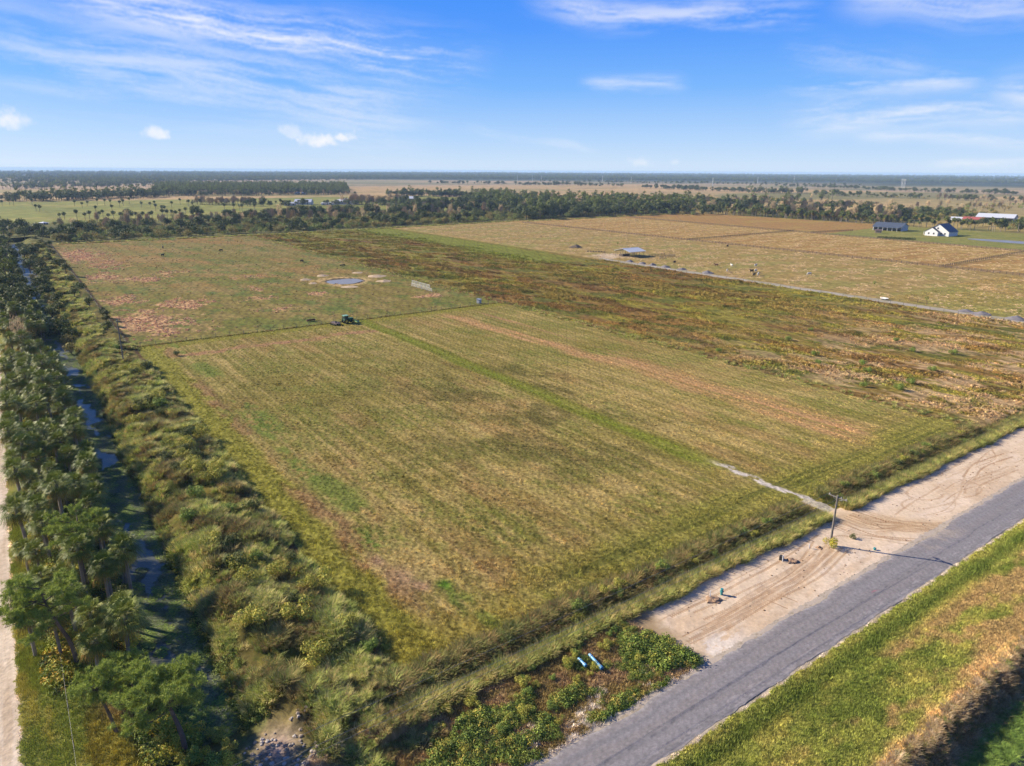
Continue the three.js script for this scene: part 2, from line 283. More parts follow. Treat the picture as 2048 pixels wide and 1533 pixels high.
function look(w, s) {
  const j = (fb(w / 4, s / 4) - 0.5) * 2.2, jj = (fr(w / 1.3, s / 1.3) - 0.5) * 0.9;
  if (s < ROAD1 + 0.6 + jj * 0.6 && s > ROAD0 - 0.42 + jj * 0.5) { set(196, 184, 172); mix(150, 140, 120, sm(0.5, 0.7, fr(w / 1.2, s / 0.6)) * 0.5); return; }
  if (s <= ROAD0) {
    const e = -29.6 + (fb(w / 3, 1) - 0.5) * 1.0;
    set(136, 140, 76); mix(158, 150, 88, sm(0.4, 0.7, fb(w / 7, s / 3)) * 0.8); mix(84, 100, 46, sm(0.5, 0.75, fc(w / 5, s / 2)) * 0.6);
    mix(78, 94, 44, Math.exp(-Math.pow((s + 19.6) / 0.8, 2)) * 0.7);
    mix(162, 134, 102, sm(0.42, 0.66, fb(w / 9 + 3, s / 4) + 0.3 * sm(45, 85, w) - 0.1) * sm(-20.3, -22.2, s) * 0.8);
    mix(204, 174, 132, sm(e + 2.2, e + 0.2, s + j * 0.6) * 0.9); if (s < e - 0.2) { set(170, 136, 96); mix(104, 92, 58, sm(0.4, 0.7, fr(w / 1.5, s / 1.5)) * 0.8); }
    if (s < e - 2.6) { set(92, 118, 50); mix(60, 66, 44, sm(0.5, 0.7, fr(w / 2, s / 2)) * 0.6); }
    const v = 0.8 + 0.4 * fr(w / 0.4, s / 0.4); O[0] *= v; O[1] *= v; O[2] *= v; return;
  }
  if (w < -24.4 + jj && s < 620) { set(214, 198, 182); mix(230, 216, 202, sm(0.4, 0.7, fb(w / 1.2, s / 14)) * 0.8); mix(188, 168, 146, sm(0.5, 0.75, fc(w / 0.9, s / 10)) * 0.5); const v = 0.92 + 0.16 * fr(w / 0.5, s / 0.5); O[0] *= v; O[1] *= v; O[2] *= v; return; }
  if (s < 0.5 + j * 0.4 && w > 33.5 + j * 2 - (s + 6) * 0.3) { if (w < 190) { sand(w, s); if (w < 40) mix(142, 122, 92, sm(38, 33.5, w + j * 2 - (s + 6) * 0.3) * 0.8); return; } }
  if (s < 0) {
    set(128, 112, 76); mix(152, 128, 100, sm(0.4, 0.65, fb(w / 3.5, s / 2)) * 0.9); mix(90, 112, 50, sm(0.5, 0.7, fc(w / 4, s / 2.2)) * 0.85);
    mix(206, 198, 190, sm(0.66, 0.76, fr(w / 2.6, s / 1.6)) * sm(-6, -9, s) * 0.9);
    mix(178, 160, 150, blob(w, s, -4, 1, 4, 3)); const v = 0.8 + 0.4 * fr(w / 0.4, s / 0.4); O[0] *= v; O[1] *= v; O[2] *= v; return;
  }
  if (s > 525 + j * 2 + (w > 160 ? (w - 160) * 0.1 : 0) || w > 702 + j || w < -40) { far(w, s); return; }
  if (w < -19.5 + jj) { set(130, 136, 72); mix(158, 150, 88, sm(0.4, 0.7, fb(w / 2, s / 6)) * 0.8); }
  else if (w < 7.8 + j * 0.3) {
    set(98, 92, 56); mix(132, 122, 70, sm(0.4, 0.7, fb(w / 3, s / 3)) * 0.8); mix(78, 92, 44, sm(0.5, 0.7, fc(w / 3, s / 4)) * 0.7);
    mix(140, 132, 66, 0.85 * sm(22, 14, s + j) * sm(-13, -16, w + j)); mix(156, 132, 108, blob(w, s, -16, 18, 2, 2.2) * 0.8);
    mix(170, 150, 138, blob(w, s, -5.5, 3.5, 2.6, 3.4) * 1.1);
    mix(98, 74, 54, sm(0.7, 0.2, Math.abs(w - 7.2 - j * 0.3)) * 0.8);
    const v = 0.8 + 0.4 * fr(w / 0.5, s / 0.5); O[0] *= v; O[1] *= v; O[2] *= v;
  } else if (s < 5.4 + j && w < 137) { set(116, 112, 56); mix(160, 146, 84, sm(0.45, 0.7, fb(w / 3, s / 1.5)) * 0.8); mix(84, 86, 44, sm(0.5, 0.7, fc(w / 3, s / 1.5)) * 0.7); if (Math.abs(w - 79.2 + jj) < 1.4 && s < 12) mix(200, 192, 186, 0.8); const v = 0.8 + 0.4 * fr(w / 0.5, s / 0.5); O[0] *= v; O[1] *= v; O[2] *= v; }
  else if (w < 137 + j * 0.4 + (fb(w / 40, s / 9) - 0.5) * 7) { if (s < 175) mown(w, s); else rear(w, s); }
  else if (w < 266 + j * 0.7) weedy(w, s);
  else if (w < 272.5 + j * 0.5 && s < 262) { set(182, 174, 166); mix(150, 146, 110, sm(0.5, 0.7, fr(w / 2, s / 6)) * 0.6); }
  else pasture(w, s);
}
function far(w, s) {
  const a = fb(w / 160, s / 120), b = fc(w / 500 + 3, s / 300), wood = sm(3300, 4300, Math.hypot(w + 18, s + 50) + (fb(w / 2600, s / 1500) - 0.5) * 1600 - (w < s * 0.42 ? 900 : 0));
  if (s > 525 && s < 1260 && w < 700 && w > -40) {
    set(136, 140, 80); mix(156, 150, 92, sm(0.45, 0.7, fb(w / 70, s / 40)) * 0.7); mix(118, 128, 70, sm(0.5, 0.75, fc(w / 60, s / 50)) * 0.6);
    mix(96, 96, 62, sm(780, 700, s) * 0.8);
  } else if (w >= 700 && w < 1000 && s < 640) { set(166, 148, 98); mix(110, 116, 68, sm(0.4, 0.6, a) * 0.8); mix(196, 166, 136, blob(w, s, 900, 250, 60, 60)); }
  else { set(182, 156, 120); mix(196, 166, 128, sm(0.4, 0.7, a) * 0.7); mix(158, 146, 104, sm(0.5, 0.75, b) * 0.8); mix(122, 122, 86, sm(0.62, 0.8, fb(w / 900, s / 400 + 5)) * 0.7); mix(62, 72, 50, wood * 0.95); }
  const v = 0.86 + 0.28 * fr(w / 14, s / 14); O[0] *= v; O[1] *= v; O[2] *= v;
}

// ---------------------------------------------------------------- ground, in tiles of falling resolution: w0, w1, s0, s1, texels, cell
const TILES = [[-40, 80, -48, 45, 2048, 1600, 0.5, 1], [-40, 80, 45, 180, 1024, 1536, 1], [80, 290, -48, 180, 2048, 2048, 1.5, 1], [-40, 290, 180, 580, 1536, 1536, 2.5], [290, 800, -48, 580, 1536, 2048, 6], [-40, 2000, 580, 2000, 2048, 1536, 40], [800, 2600, -48, 580, 1280, 640, 30]];
const REGIONS = [['mown_field', 'mown green and straw hay field behind the roadside ditch'], ['paddock', 'grazed brown paddock behind the wire fence'], ['weedy_field', 'rust and olive weedy field'], ['gravel_lane', 'pale gravel lane'], ['pasture', 'tan cattle pasture'], ['sand_shoulder', 'bare tracked sand beside the road'], ['dirt_road', 'pale sandy dirt road'], ['grass_verge', 'mown grass verge'], ['ground', 'ground']];
const regionOf = (w, s) => s < ROAD0 ? 7 : w < -24.4 ? 6 : s < 0 && s > ROAD1 && w > 33.5 ? 5 : s > 525 ? 8 : w > 8 && w < 137 && s > 5.5 ? (s < 175 ? 0 : 1) : w >= 137 && w < 266 && s > 2 ? 2 : w >= 266 && w < 272.5 && s < 262 && s > 2 ? 3 : w >= 266 && w < 702 && s > 0 ? 4 : 8;
{
  const mats = [], geos = REGIONS.map(() => ({ p: [], uv: [], idx: TILES.map(() => []) }));
  TILES.forEach(([w0, w1, s0, s1, nx, ny, cell, bump], ti) => {
    const d = new Uint8Array(nx * ny * 4), b = bump ? new Uint8Array(nx * ny) : null;
    for (let y = 0; y < ny; y++) for (let x = 0; x < nx; x++) {
      const w = lerp(w0, w1, (x + 0.5) / nx), s = lerp(s0, s1, (y + 0.5) / ny), i = (y * nx + x) * 4;
      colour(w, s);
      d[i] = O[0] * KK; d[i + 1] = O[1] * KK; d[i + 2] = O[2] * KK; d[i + 3] = 255;
      if (b) b[y * nx + x] = 255 * clamp(0.55 + (fr(w / 0.7, s / 0.7) - 0.5) * (s < 0.5 && s > ROAD1 && w > 33 ? 0.25 : 0.8) - (s < 0 && w > 30 ? 0.5 * tracks(w, s) : 0));
    }
    const m = new THREE.MeshPhysicalMaterial({ map: tex(d, nx, ny), roughness: 1, specularIntensity: 0.1 });
    m.map.wrapS = m.map.wrapT = THREE.ClampToEdgeWrapping;
    if (b) { m.bumpMap = tex(b, nx, ny, false); m.bumpMap.wrapS = m.bumpMap.wrapT = THREE.ClampToEdgeWrapping; m.bumpScale = 0.05; }
    mats.push(m);
    const cx = Math.round((w1 - w0) / cell), cy = Math.round((s1 - s0) / cell), at = geos.map(() => new Map());
    const vert = (r, i, j) => {
      const k = j * (cx + 1) + i; if (at[r].has(k)) return at[r].get(k);
      const w = w0 + (w1 - w0) * i / cx, s = s0 + (s1 - s0) * j / cy, g = geos[r], n = g.p.length / 3;
      g.p.push(w, height(w, s), -s); g.uv.push(i / cx, j / cy); at[r].set(k, n); return n;
    };
    for (let j = 0; j < cy; j++) for (let i = 0; i < cx; i++) {
      const r = regionOf(w0 + (w1 - w0) * (i + 0.5) / cx, s0 + (s1 - s0) * (j + 0.5) / cy), a = vert(r, i, j), b2 = vert(r, i + 1, j), c = vert(r, i + 1, j + 1), e = vert(r, i, j + 1);
      geos[r].idx[ti].push(a, b2, c, a, c, e);
    }
  });
  // far plain out to the horizon, a little lower so that the near tiles lie on it
  {
    const n = 2048, d = new Uint8Array(n * n * 4);
    for (let y = 0; y < n; y++) for (let x = 0; x < n; x++) { far(lerp(-1500, 16000, (x + 0.5) / n), lerp(-1200, 16000, (y + 0.5) / n)); const i = (y * n + x) * 4; d[i] = O[0] * KK; d[i + 1] = O[1] * KK; d[i + 2] = O[2] * KK; d[i + 3] = 255; }
    mats.push(new THREE.MeshPhysicalMaterial({ map: tex(d, n, n), roughness: 1, specularIntensity: 0.1 }));
    const g = geos[8], k = g.p.length / 3;
    g.p.push(-1500, -2.6, 1200, 16000, -2.6, 1200, 16000, -2.6, -16000, -1500, -2.6, -16000); g.uv.push(0, 0, 1, 0, 1, 1, 0, 1);
    g.idx.push([k, k + 1, k + 2, k, k + 2, k + 3]);
  }
  geos.forEach((g, r) => {
    const q = new THREE.BufferGeometry(), idx = [];
    g.idx.forEach((l, ti) => { if (l.length) { q.addGroup(idx.length, l.length, ti); for (const v of l) idx.push(v); } });
    q.setAttribute('position', new THREE.Float32BufferAttribute(g.p, 3)); q.setAttribute('uv', new THREE.Float32BufferAttribute(g.uv, 2)); q.setIndex(idx); q.computeVertexNormals();
    top(REGIONS[r][0], q, mats, REGIONS[r][1], null, null, 'structure');
  });
}
// paved road with ragged edges
{
  const nx = 2048, ny = 256, d = new Uint8Array(nx * ny * 4), b = new Uint8Array(nx * ny), W0 = -20, W1 = 180;
  for (let y = 0; y < ny; y++) for (let x = 0; x < nx; x++) {
    const w = lerp(W0, W1, x / nx), v = y / ny, s = lerp(ROAD0, ROAD1, v), i = (y * nx + x) * 4, g = fr(w / 0.35, s / 0.3), big = fb(w / 9, s / 1.2), dry = fc(w / 2.4, s * 2.2);
    set(144, 137, 134); mix(146, 141, 144, sm(0.4, 0.7, big) * 0.5); mix(118, 115, 120, sm(0.5, 0.8, fc(w / 26, s / 0.25)) * 0.35);
    for (const c of [0.17, 0.33, 0.67, 0.83]) mix(158, 151, 148, Math.exp(-Math.pow((v - c - (fb(w / 20, c) - 0.5) * 0.06) / 0.05, 2)) * 0.3 * sm(0.3, 0.7, fb(w / 8, c * 9)));
    mix(100, 98, 106, Math.exp(-Math.pow((v - 0.42 - (fb(w / 15, 1) - 0.5) * 0.05) / 0.018, 2)) * 0.45 * sm(0.3, 0.6, fr(w / 6, 1)));
    mix(172, 164, 158, (sm(0.06, 0, v) + sm(0.9, 1, v) * 1.3) * sm(0.2, 0.6, dry) * 0.8);
    mix(182, 166, 148, sm(7, 2, Math.abs(w - 83 - (v - 0.5) * 5)) * sm(0.1, 1, v) * sm(0.35, 0.75, fb(w / 1.8, s / 3 + w * 0.1)) * 0.75);
    mix(176, 168, 164, sm(0.6, 0.72, fr(w / 3, s * 1.7)) * sm(0.4, 0.2, v) * 0.5);
    mix(190, 96, 110, blob(w, s, 40.5, -14.4, 0.9, 0.16) * sm(0.4, 0.6, dry) * 0.8); mix(190, 110, 120, blob(w, s, 63, -14.6, 0.5, 0.1) * 0.7);
    const q = 0.88 + 0.24 * g; d[i] = O[0] * q * KK; d[i + 1] = O[1] * q * KK; d[i + 2] = O[2] * q * KK; d[i + 3] = 255; b[y * nx + x] = 255 * g;
  }
  const P = [], U = [], I = [], n = 500, r = rng(9);
  for (let i = 0; i <= n; i++) {
    const w = lerp(W0, W1, i / n), a = ROAD0 + (r() - 0.5) * 0.12 + (fb(w / 3, 2) - 0.5) * 0.4, c = ROAD1 + (r() - 0.5) * 0.16 + (fb(w / 4, 8) - 0.5) * 0.7 - 0.4 * sm(6, 2, Math.abs(w - 82));
    [[a, 0], [lerp(a, c, 0.5), 0.5], [c, 1]].forEach(([s, v]) => { P.push(w, 0.02 + 0.07 * (1 - Math.pow(2 * v - 1, 2)), -s); U.push((w - W0) / (W1 - W0), v); });
    if (i < n) for (let k = 0; k < 2; k++) { const q = i * 3 + k; I.push(q, q + 3, q + 4, q, q + 4, q + 1); }
  }
  const g = new THREE.BufferGeometry(); g.setAttribute('position', new THREE.Float32BufferAttribute(P, 3)); g.setAttribute('uv', new THREE.Float32BufferAttribute(U, 2)); g.setIndex(I); g.computeVertexNormals();
  top('road', g, new THREE.MeshStandardMaterial({ map: tex(d, nx, ny), bumpMap: tex(b, nx, ny, false), bumpScale: 0.012, roughness: 0.88 }), 'grey paved country road with sand on its edge', null, null, 'structure');
}
// water
const ripple = (() => { const n = 256, d = new Uint8Array(n * n); for (let y = 0; y < n; y++) for (let x = 0; x < n; x++) d[y * n + x] = 255 * fb(x / 32, y / 32); const t = tex(d, n, n, false); t.repeat.set(0.25, 0.25); return t; })();
const waterMat = (c, rough = 0.08) => new THREE.MeshPhysicalMaterial({ color: col(...c), roughness: rough, bumpMap: ripple, bumpScale: 0.02, ior: 1.33, specularIntensity: 1 });
const pondMat = new THREE.MeshPhysicalMaterial({ color: col(158, 150, 134), roughness: 0.3, ior: 1.33 });
function sheet(name, outline, y, mat, label) { const g = new THREE.ShapeGeometry(new THREE.Shape(outline.map(([w, s]) => new THREE.Vector2(w, s)))); g.rotateX(-Math.PI / 2); g.translate(0, y, 0); return top(name, g, mat, label, null, null, 'structure'); }
{ const a = [], b = []; for (let s = 5; s <= 560; s += 3) { a.push([canalMid(s) + 4.2, s]); b.unshift([canalMid(s) - 4.2, s]); } sheet('canal_water', [...a, ...b], -1.5, waterMat([104, 106, 84], 0.35), 'dark canal water between the palms and the brush'); }
sheet('pond_water', Array.from({ length: 28 }, (_, k) => { const t = k / 28 * 2 * Math.PI, q = 1 + 0.14 * Math.sin(t * 2 + 1) + 0.08 * Math.sin(t * 3 + 0.4) + 0.1 * (fb(k / 3.5, 2) - 0.5); return [108.8 + 8.3 * q * Math.cos(t), 262 + 8.6 * q * Math.sin(t)]; }), -0.22, pondMat, 'small grey pond in the brown paddock');
sheet('house_pond_water', Array.from({ length: 24 }, (_, k) => { const t = k / 24 * 2 * Math.PI; return [606 + 11 * Math.cos(t), 166 + 34 * Math.sin(t)]; }), 0.12, pondMat, 'blue pond behind the farmhouse fence');
sheet('ditch_water', [[30, -44], [90, -44], [90, -35.2], [60, -35.4], [48, -35.0], [30, -35.6]], -1.75, waterMat([30, 34, 38], 0.15), 'dark ditch water below the grass bank');

// ---------------------------------------------------------------- plants: shapes
const V3 = (x, y, z) => new THREE.Vector3(x, y, z);
const leafMat = new THREE.MeshPhysicalMaterial({ vertexColors: true, roughness: 0.7, transmission: 0.32, thickness: 0, specularIntensity: 0.25 });
const dryMat = new THREE.MeshPhysicalMaterial({ vertexColors: true, roughness: 0.9, specularIntensity: 0.15 });
const frondMat = new THREE.MeshPhysicalMaterial({ vertexColors: true, roughness: 0.5, transmission: 0.25, thickness: 0, specularIntensity: 0.2 });
const brushMat = new THREE.MeshPhysicalMaterial({ vertexColors: true, roughness: 0.8, transmission: 0.45, thickness: 0, specularIntensity: 0.2 });
const barkMat = new THREE.MeshStandardMaterial({ vertexColors: true, roughness: 0.95 });
const ca = (r, g, b, v = 1) => { const c = col(r, g, b); return [c.r * v, c.g * v, c.b * v]; };
function bladeClump(seed, n, h0, h1, spread, wid, arch, vary = 0.3) {
  const r = rng(seed), T = new Tri();
  for (let k = 0; k < n; k++) {
    const a = r() * 6.283, d = Math.sqrt(r()) * spread, h = lerp(h0, h1, r()), out = arch * h * (0.4 + r()), x = d * Math.cos(a), z = d * Math.sin(a), b = a + (r() - 0.5) * 1.2, cx = Math.cos(b), cz = Math.sin(b), v = 1 - vary + 2 * vary * r(), c = [v * (1 + (r() - 0.5) * 0.12), v, v * (0.9 + r() * 0.2)];
    const px = -cz * wid / 2, pz = cx * wid / 2, m = [x + cx * out * 0.35, h * 0.62, z + cz * out * 0.35], e = [x + cx * out, h * (0.85 + 0.15 * r()), z + cz * out];
    T.q([x - px, 0, z - pz], [x + px, 0, z + pz], [m[0] + px, m[1], m[2] + pz], [m[0] - px, m[1], m[2] - pz], c); T.t([m[0] - px, m[1], m[2] - pz], [m[0] + px, m[1], m[2] + pz], e, c);
  }
  return T.geo();
}
function tuft(seed, n, h, spread, wid) {
  const r = rng(seed), T = new Tri();
  for (let k = 0; k < n; k++) { const a = r() * 6.283, d = Math.sqrt(r()) * spread, x = d * Math.cos(a), z = d * Math.sin(a), b = r() * 6.283, v = 0.75 + 0.5 * r(), hh = h * (0.6 + 0.8 * r()); T.t([x - Math.cos(b) * wid, 0, z - Math.sin(b) * wid], [x + Math.cos(b) * wid, 0, z + Math.sin(b) * wid], [x + (r() - 0.5) * h * 1.2, hh, z + (r() - 0.5) * h * 1.2], [v, v, v]); }
  return T.geo();
}
// leaves scattered through the volume of several lobes; lobes: [x, y, z, rx, ry, rz]
function leafCloud(T, r, lobes, n, size, colors, shell = 0.55) {
  const wsum = lobes.map((l) => l[3] * l[4] * l[5]), tot = wsum.reduce((a, b) => a + b, 0);
  lobes.forEach((l, li) => {
    const m = Math.round(n * wsum[li] / tot), tone = 0.85 + 0.3 * r();
    for (let k = 0; k < m; k++) {
      let x, y, z, q; do { x = r() * 2 - 1; y = r() * 2 - 1; z = r() * 2 - 1; q = x * x + y * y + z * z; } while (q > 1 || q < 0.001);
      const rad = Math.pow(q, shell * 0.5) / Math.sqrt(q), jig = 1 + (r() - 0.5) * 0.22;
      const c = [l[0] + x * rad * l[3] * jig, l[1] + y * rad * l[4] * jig, l[2] + z * rad * l[5] * jig];
      const nn = V3(x + (r() - 0.5) * 1.3, y + 0.25 + (r() - 0.5) * 1.3, z + (r() - 0.5) * 1.3).normalize(), t = V3(r() - 0.5, r() - 0.5, r() - 0.5).cross(nn).normalize(), b = nn.clone().cross(t), s1 = size * (0.6 + 0.8 * r()), s2 = s1 * (0.5 + 0.4 * r());
      const kc = colors[(r() * colors.length) | 0], v = tone * (0.8 + 0.4 * r()), C = [kc[0] * v, kc[1] * v, kc[2] * v];
      const A = V3(...c).addScaledVector(t, -s1), B = V3(...c).addScaledVector(b, s2), D = V3(...c).addScaledVector(t, s1), E = V3(...c).addScaledVector(b, -s2);
      T.q(A.toArray(), B.toArray(), D.toArray(), E.toArray(), C);
    }
  });
}
function limb(T, a, b, r0, r1, c, n = 6) {
  const A = V3(...a), B = V3(...b), d = B.clone().sub(A).normalize(), u = V3(0.3, 0.1, 1).cross(d).normalize(), v = d.clone().cross(u);
  for (let k = 0; k < n; k++) {
    const t0 = k / n * 6.283, t1 = (k + 1) / n * 6.283, f = (P, R, t) => P.clone().addScaledVector(u, R * Math.cos(t)).addScaledVector(v, R * Math.sin(t)).toArray(), s = 0.85 + 0.3 * ((k * 7 % 5) / 5);
    T.q(f(A, r0, t0), f(A, r0, t1), f(B, r1, t1), f(B, r1, t0), [c[0] * s, c[1] * s, c[2] * s]);
  }
}
const lift = (o, k) => { for (const l of Object.values(o)) for (const c of l) { c[0] *= k * 1.1; c[1] *= k * 1.02; c[2] *= k * 0.72; } return o; };
const GREENS = lift({ oak: [ca(58, 70, 40), ca(70, 82, 48), ca(50, 60, 36), ca(86, 92, 56)], willow: [ca(98, 116, 64), ca(116, 128, 72), ca(84, 102, 58), ca(126, 126, 82)], olive: [ca(110, 110, 66), ca(128, 122, 76), ca(96, 94, 62), ca(134, 116, 80)], bare: [ca(134, 120, 112), ca(116, 104, 98), ca(148, 132, 118), ca(112, 108, 92)], pine: [ca(86, 98, 50), ca(102, 112, 56), ca(72, 84, 44)], brush: [ca(132, 130, 62), ca(112, 120, 56), ca(150, 140, 78), ca(92, 104, 48)], green: [ca(82, 104, 50), ca(98, 118, 56), ca(68, 86, 44), ca(112, 126, 66)], gold: [ca(150, 146, 58), ca(128, 136, 54), ca(166, 142, 66), ca(104, 118, 48)] }, 2.55);
// a broad-crowned tree for the middle distance: {trunk, crown}
function treeShape(seed, H, R, kind, leaves, size, trunkShare = 0.3, lobesN = 7, flat = 0.75) {
  const r = rng(seed), T = new Tri(), C = new Tri(), lobes = [], bark = ca(104, 94, 84), y0 = H * trunkShare;
  limb(T, [0, -0.4, 0], [0.1, y0 * 1.2, 0.05], 0.035 * H, 0.022 * H, bark, 6);
  for (let k = 0; k < lobesN; k++) {
    const a = k * 2.4 + r(), d = k ? R * (0.25 + 0.42 * r()) : 0, ry = (H - y0) * (0.26 + 0.16 * r()), y = k ? lerp(y0 + ry * 0.7, H - ry, r()) : H - ry, rx = R * (0.36 + 0.26 * r());
    lobes.push([d * Math.cos(a), y, d * Math.sin(a), rx, ry * flat * 1.2, rx * (0.85 + 0.3 * r())]);
    limb(T, [0.1, y0 * (0.8 + 0.3 * r()), 0.05], [d * Math.cos(a) * 0.8, y, d * Math.sin(a) * 0.8], 0.016 * H, 0.006 * H, bark, 5);
  }
  leafCloud(C, r, lobes, leaves, size, GREENS[kind]);
  return { trunk: T.geo(), crown: C.geo() };
}
function twigTree(seed, H, R, n) {                    // leafless, grey
  const r = rng(seed), T = new Tri(), C = new Tri(), bark = ca(128, 116, 106);
  limb(T, [0, -0.4, 0], [0.1, H * 0.75, 0], 0.03 * H, 0.01 * H, bark, 6);
  for (let k = 0; k < n; k++) {
    const y = H * (0.25 + 0.6 * r()), a = r() * 6.283, L = R * (0.4 + 0.6 * r()) * (1.1 - y / H * 0.6), e = [L * Math.cos(a), y + L * (0.5 + 0.6 * r()), L * Math.sin(a)];
    if (k < 16) limb(T, [0.1 * y / H, y * 0.8, 0], e, 0.007 * H, 0.003 * H, bark, 4);
    for (let q = 0; q < 7; q++) { const c = GREENS.bare[(r() * 4) | 0], o = [e[0] * (0.5 + 0.5 * r()) + (r() - 0.5) * 0.8, e[1] - r() * 0.6, e[2] * (0.5 + 0.5 * r()) + (r() - 0.5) * 0.8], d = [(r() - 0.5) * 0.9, 0.5 + 0.7 * r(), (r() - 0.5) * 0.9], w = 0.05 + 0.05 * r(); C.t([o[0] - w, o[1], o[2]], [o[0] + w, o[1], o[2] + w], [o[0] + d[0], o[1] + d[1], o[2] + d[2]], c); }
  }
  return { trunk: T.geo(), crown: C.geo() };
}
function farPine(seed, H) {
  const r = rng(seed), T = new Tri(), C = new Tri(), bark = ca(112, 92, 78), lobes = [];
  limb(T, [0, -0.4, 0], [0.2, H * 0.92, 0.1], 0.018 * H, 0.008 * H, bark, 6);
  for (let k = 0; k < 9; k++) { const y = H * (0.52 + 0.46 * r()), a = r() * 6.283, d = H * 0.16 * (1.15 - (y / H)) * 2 * (0.4 + r()), rr = H * (0.055 + 0.05 * r()); lobes.push([d * Math.cos(a), y, d * Math.sin(a), rr * 1.4, rr * 0.7, rr * 1.3]); limb(T, [0.15, y - 0.06 * H, 0.05], [d * Math.cos(a), y, d * Math.sin(a)], 0.006 * H, 0.003 * H, bark, 4); }
  leafCloud(C, r, lobes, 420, 0.34, GREENS.pine, 0.8);
  return { trunk: T.geo(), crown: C.geo() };
}
// fan palm; the crown's origin is the top of the trunk
function palmCrown(seed, fronds, leaflets, size = 1) {
  const r = rng(seed), T = new Tri(), D = new Tri();
  for (let k = 0; k < fronds; k++) {
    const age = (k + 0.5) / fronds, az = k * 2.399 + r() * 0.5, el = lerp(1.45, -1.0, Math.pow(age, 0.9)) + (r() - 0.5) * 0.25, pet = size * (0.5 + 0.28 * r()), fan = size * (0.78 + 0.28 * r());
    const dir = V3(Math.cos(az) * Math.cos(el), Math.sin(el), Math.sin(az) * Math.cos(el)), side = V3(-Math.sin(az), 0, Math.cos(az)), up = side.clone().cross(dir).negate();
    if (up.y < 0 && el > 0) up.negate();
    const tip = dir.clone().multiplyScalar(pet); tip.y -= 0.12 * pet * pet * (1 - Math.abs(Math.sin(el)));
    const dead = age > 0.86, base = dead ? (r() < 0.5 ? ca(196, 150, 82) : ca(174, 146, 72)) : age > 0.7 ? ca(164, 164, 70) : r() < 0.25 ? ca(186, 190, 88) : age < 0.3 ? ca(160, 172, 70) : ca(122, 138, 56), X = dead ? D : T;
    X.t([side.x * 0.03, 0, side.z * 0.03], [-side.x * 0.03, 0, -side.z * 0.03], tip.toArray(), ca(118, 122, 70));
    for (let q = 0; q < leaflets; q++) {
      const f = (q / (leaflets - 1)) * 2 - 1, ang = f * 1.75, L = fan * (1 - 0.38 * Math.abs(f)) * (0.9 + 0.2 * r()), dd = dir.clone().multiplyScalar(Math.cos(ang)).addScaledVector(side, Math.sin(ang)).addScaledVector(up, 0.22 * Math.abs(f) - 0.05).normalize(), pp = side.clone().multiplyScalar(Math.cos(ang)).addScaledVector(dir, -Math.sin(ang));
      const wd = size * (leaflets > 10 ? 0.026 : 0.095), v = 0.78 + 0.44 * r(), C = [base[0] * v, base[1] * v, base[2] * v];
      const m = tip.clone().addScaledVector(dd, L * 0.55), e = tip.clone().addScaledVector(dd, L); m.y -= 0.03 * L; e.y -= (0.3 + 0.35 * r()) * L * L * 0.75;
      const m1 = m.clone().addScaledVector(pp, wd).toArray(), m2 = m.clone().addScaledVector(pp, -wd).toArray();
      X.t(tip.toArray(), m1, m2, C); X.t(m1, e.toArray(), m2, C);
    }
  }
  return { green: T.geo(), dead: D.geo() };
}
function palmTrunk(seed, H, bend) {
  const r = rng(seed), T = new Tri(), c = ca(158, 146, 130), n = Math.max(4, Math.round(H / 0.7));
  let a = [0, -0.4, 0];
  for (let k = 1; k <= n; k++) { const t = k / n, b = [bend * t * t, H * t, bend * 0.4 * t * t], v = 0.75 + 0.5 * r(); limb(T, a, b, 0.2 - 0.03 * t + (k % 2) * 0.012, 0.19 - 0.03 * t, [c[0] * v, c[1] * v, c[2] * v], 8); a = b; }
  if (r() < 0.6) for (let k = 0; k < 26; k++) { const y = H - r() * 1.3, t = r() * 6.283, x = a[0] + 0.16 * Math.cos(t), z = a[2] + 0.16 * Math.sin(t); T.t([x, y - 0.12, z], [x + 0.06 * Math.cos(t + 1.5), y - 0.1, z + 0.06 * Math.sin(t + 1.5)], [a[0] + 0.36 * Math.cos(t), y + 0.25, a[2] + 0.36 * Math.sin(t)], ca(140, 120, 92)); }
  return { geo: T.geo(), tip: a };
}

// ---------------------------------------------------------------- scatter of uncountable growth
function scatter(name, geo, mat, list, label, cat) {
  if (!list.length) return;
  const m = new THREE.InstancedMesh(geo, mat, list.length), M = new THREE.Matrix4(), Q = new THREE.Quaternion(), E = new THREE.Euler(), c = new THREE.Color();
  list.forEach(([w, s, y, sc, rot, r, g, b, sy], i) => { M.compose(V3(w, y, -s), Q.setFromEuler(E.set(0, rot, 0)), V3(sc, sc * (sy ?? 1), sc)); m.setMatrixAt(i, M); m.setColorAt(i, c.setRGB(r, g, b)); });
  m.name = numbered(name); m.castShadow = m.receiveShadow = true; tag(m, label, cat, null, 'stuff'); scene.add(m); return m;
}
const pick = (r, list, vary = 0.25) => { const c = list[(r() * list.length) | 0], v = 1 - vary + 2 * vary * r(); return [c[0] * v, c[1] * v, c[2] * v]; };
const groundCol = (w, s, v = 1) => { colour(w, s); return ca(O[0], O[1], O[2], v); };
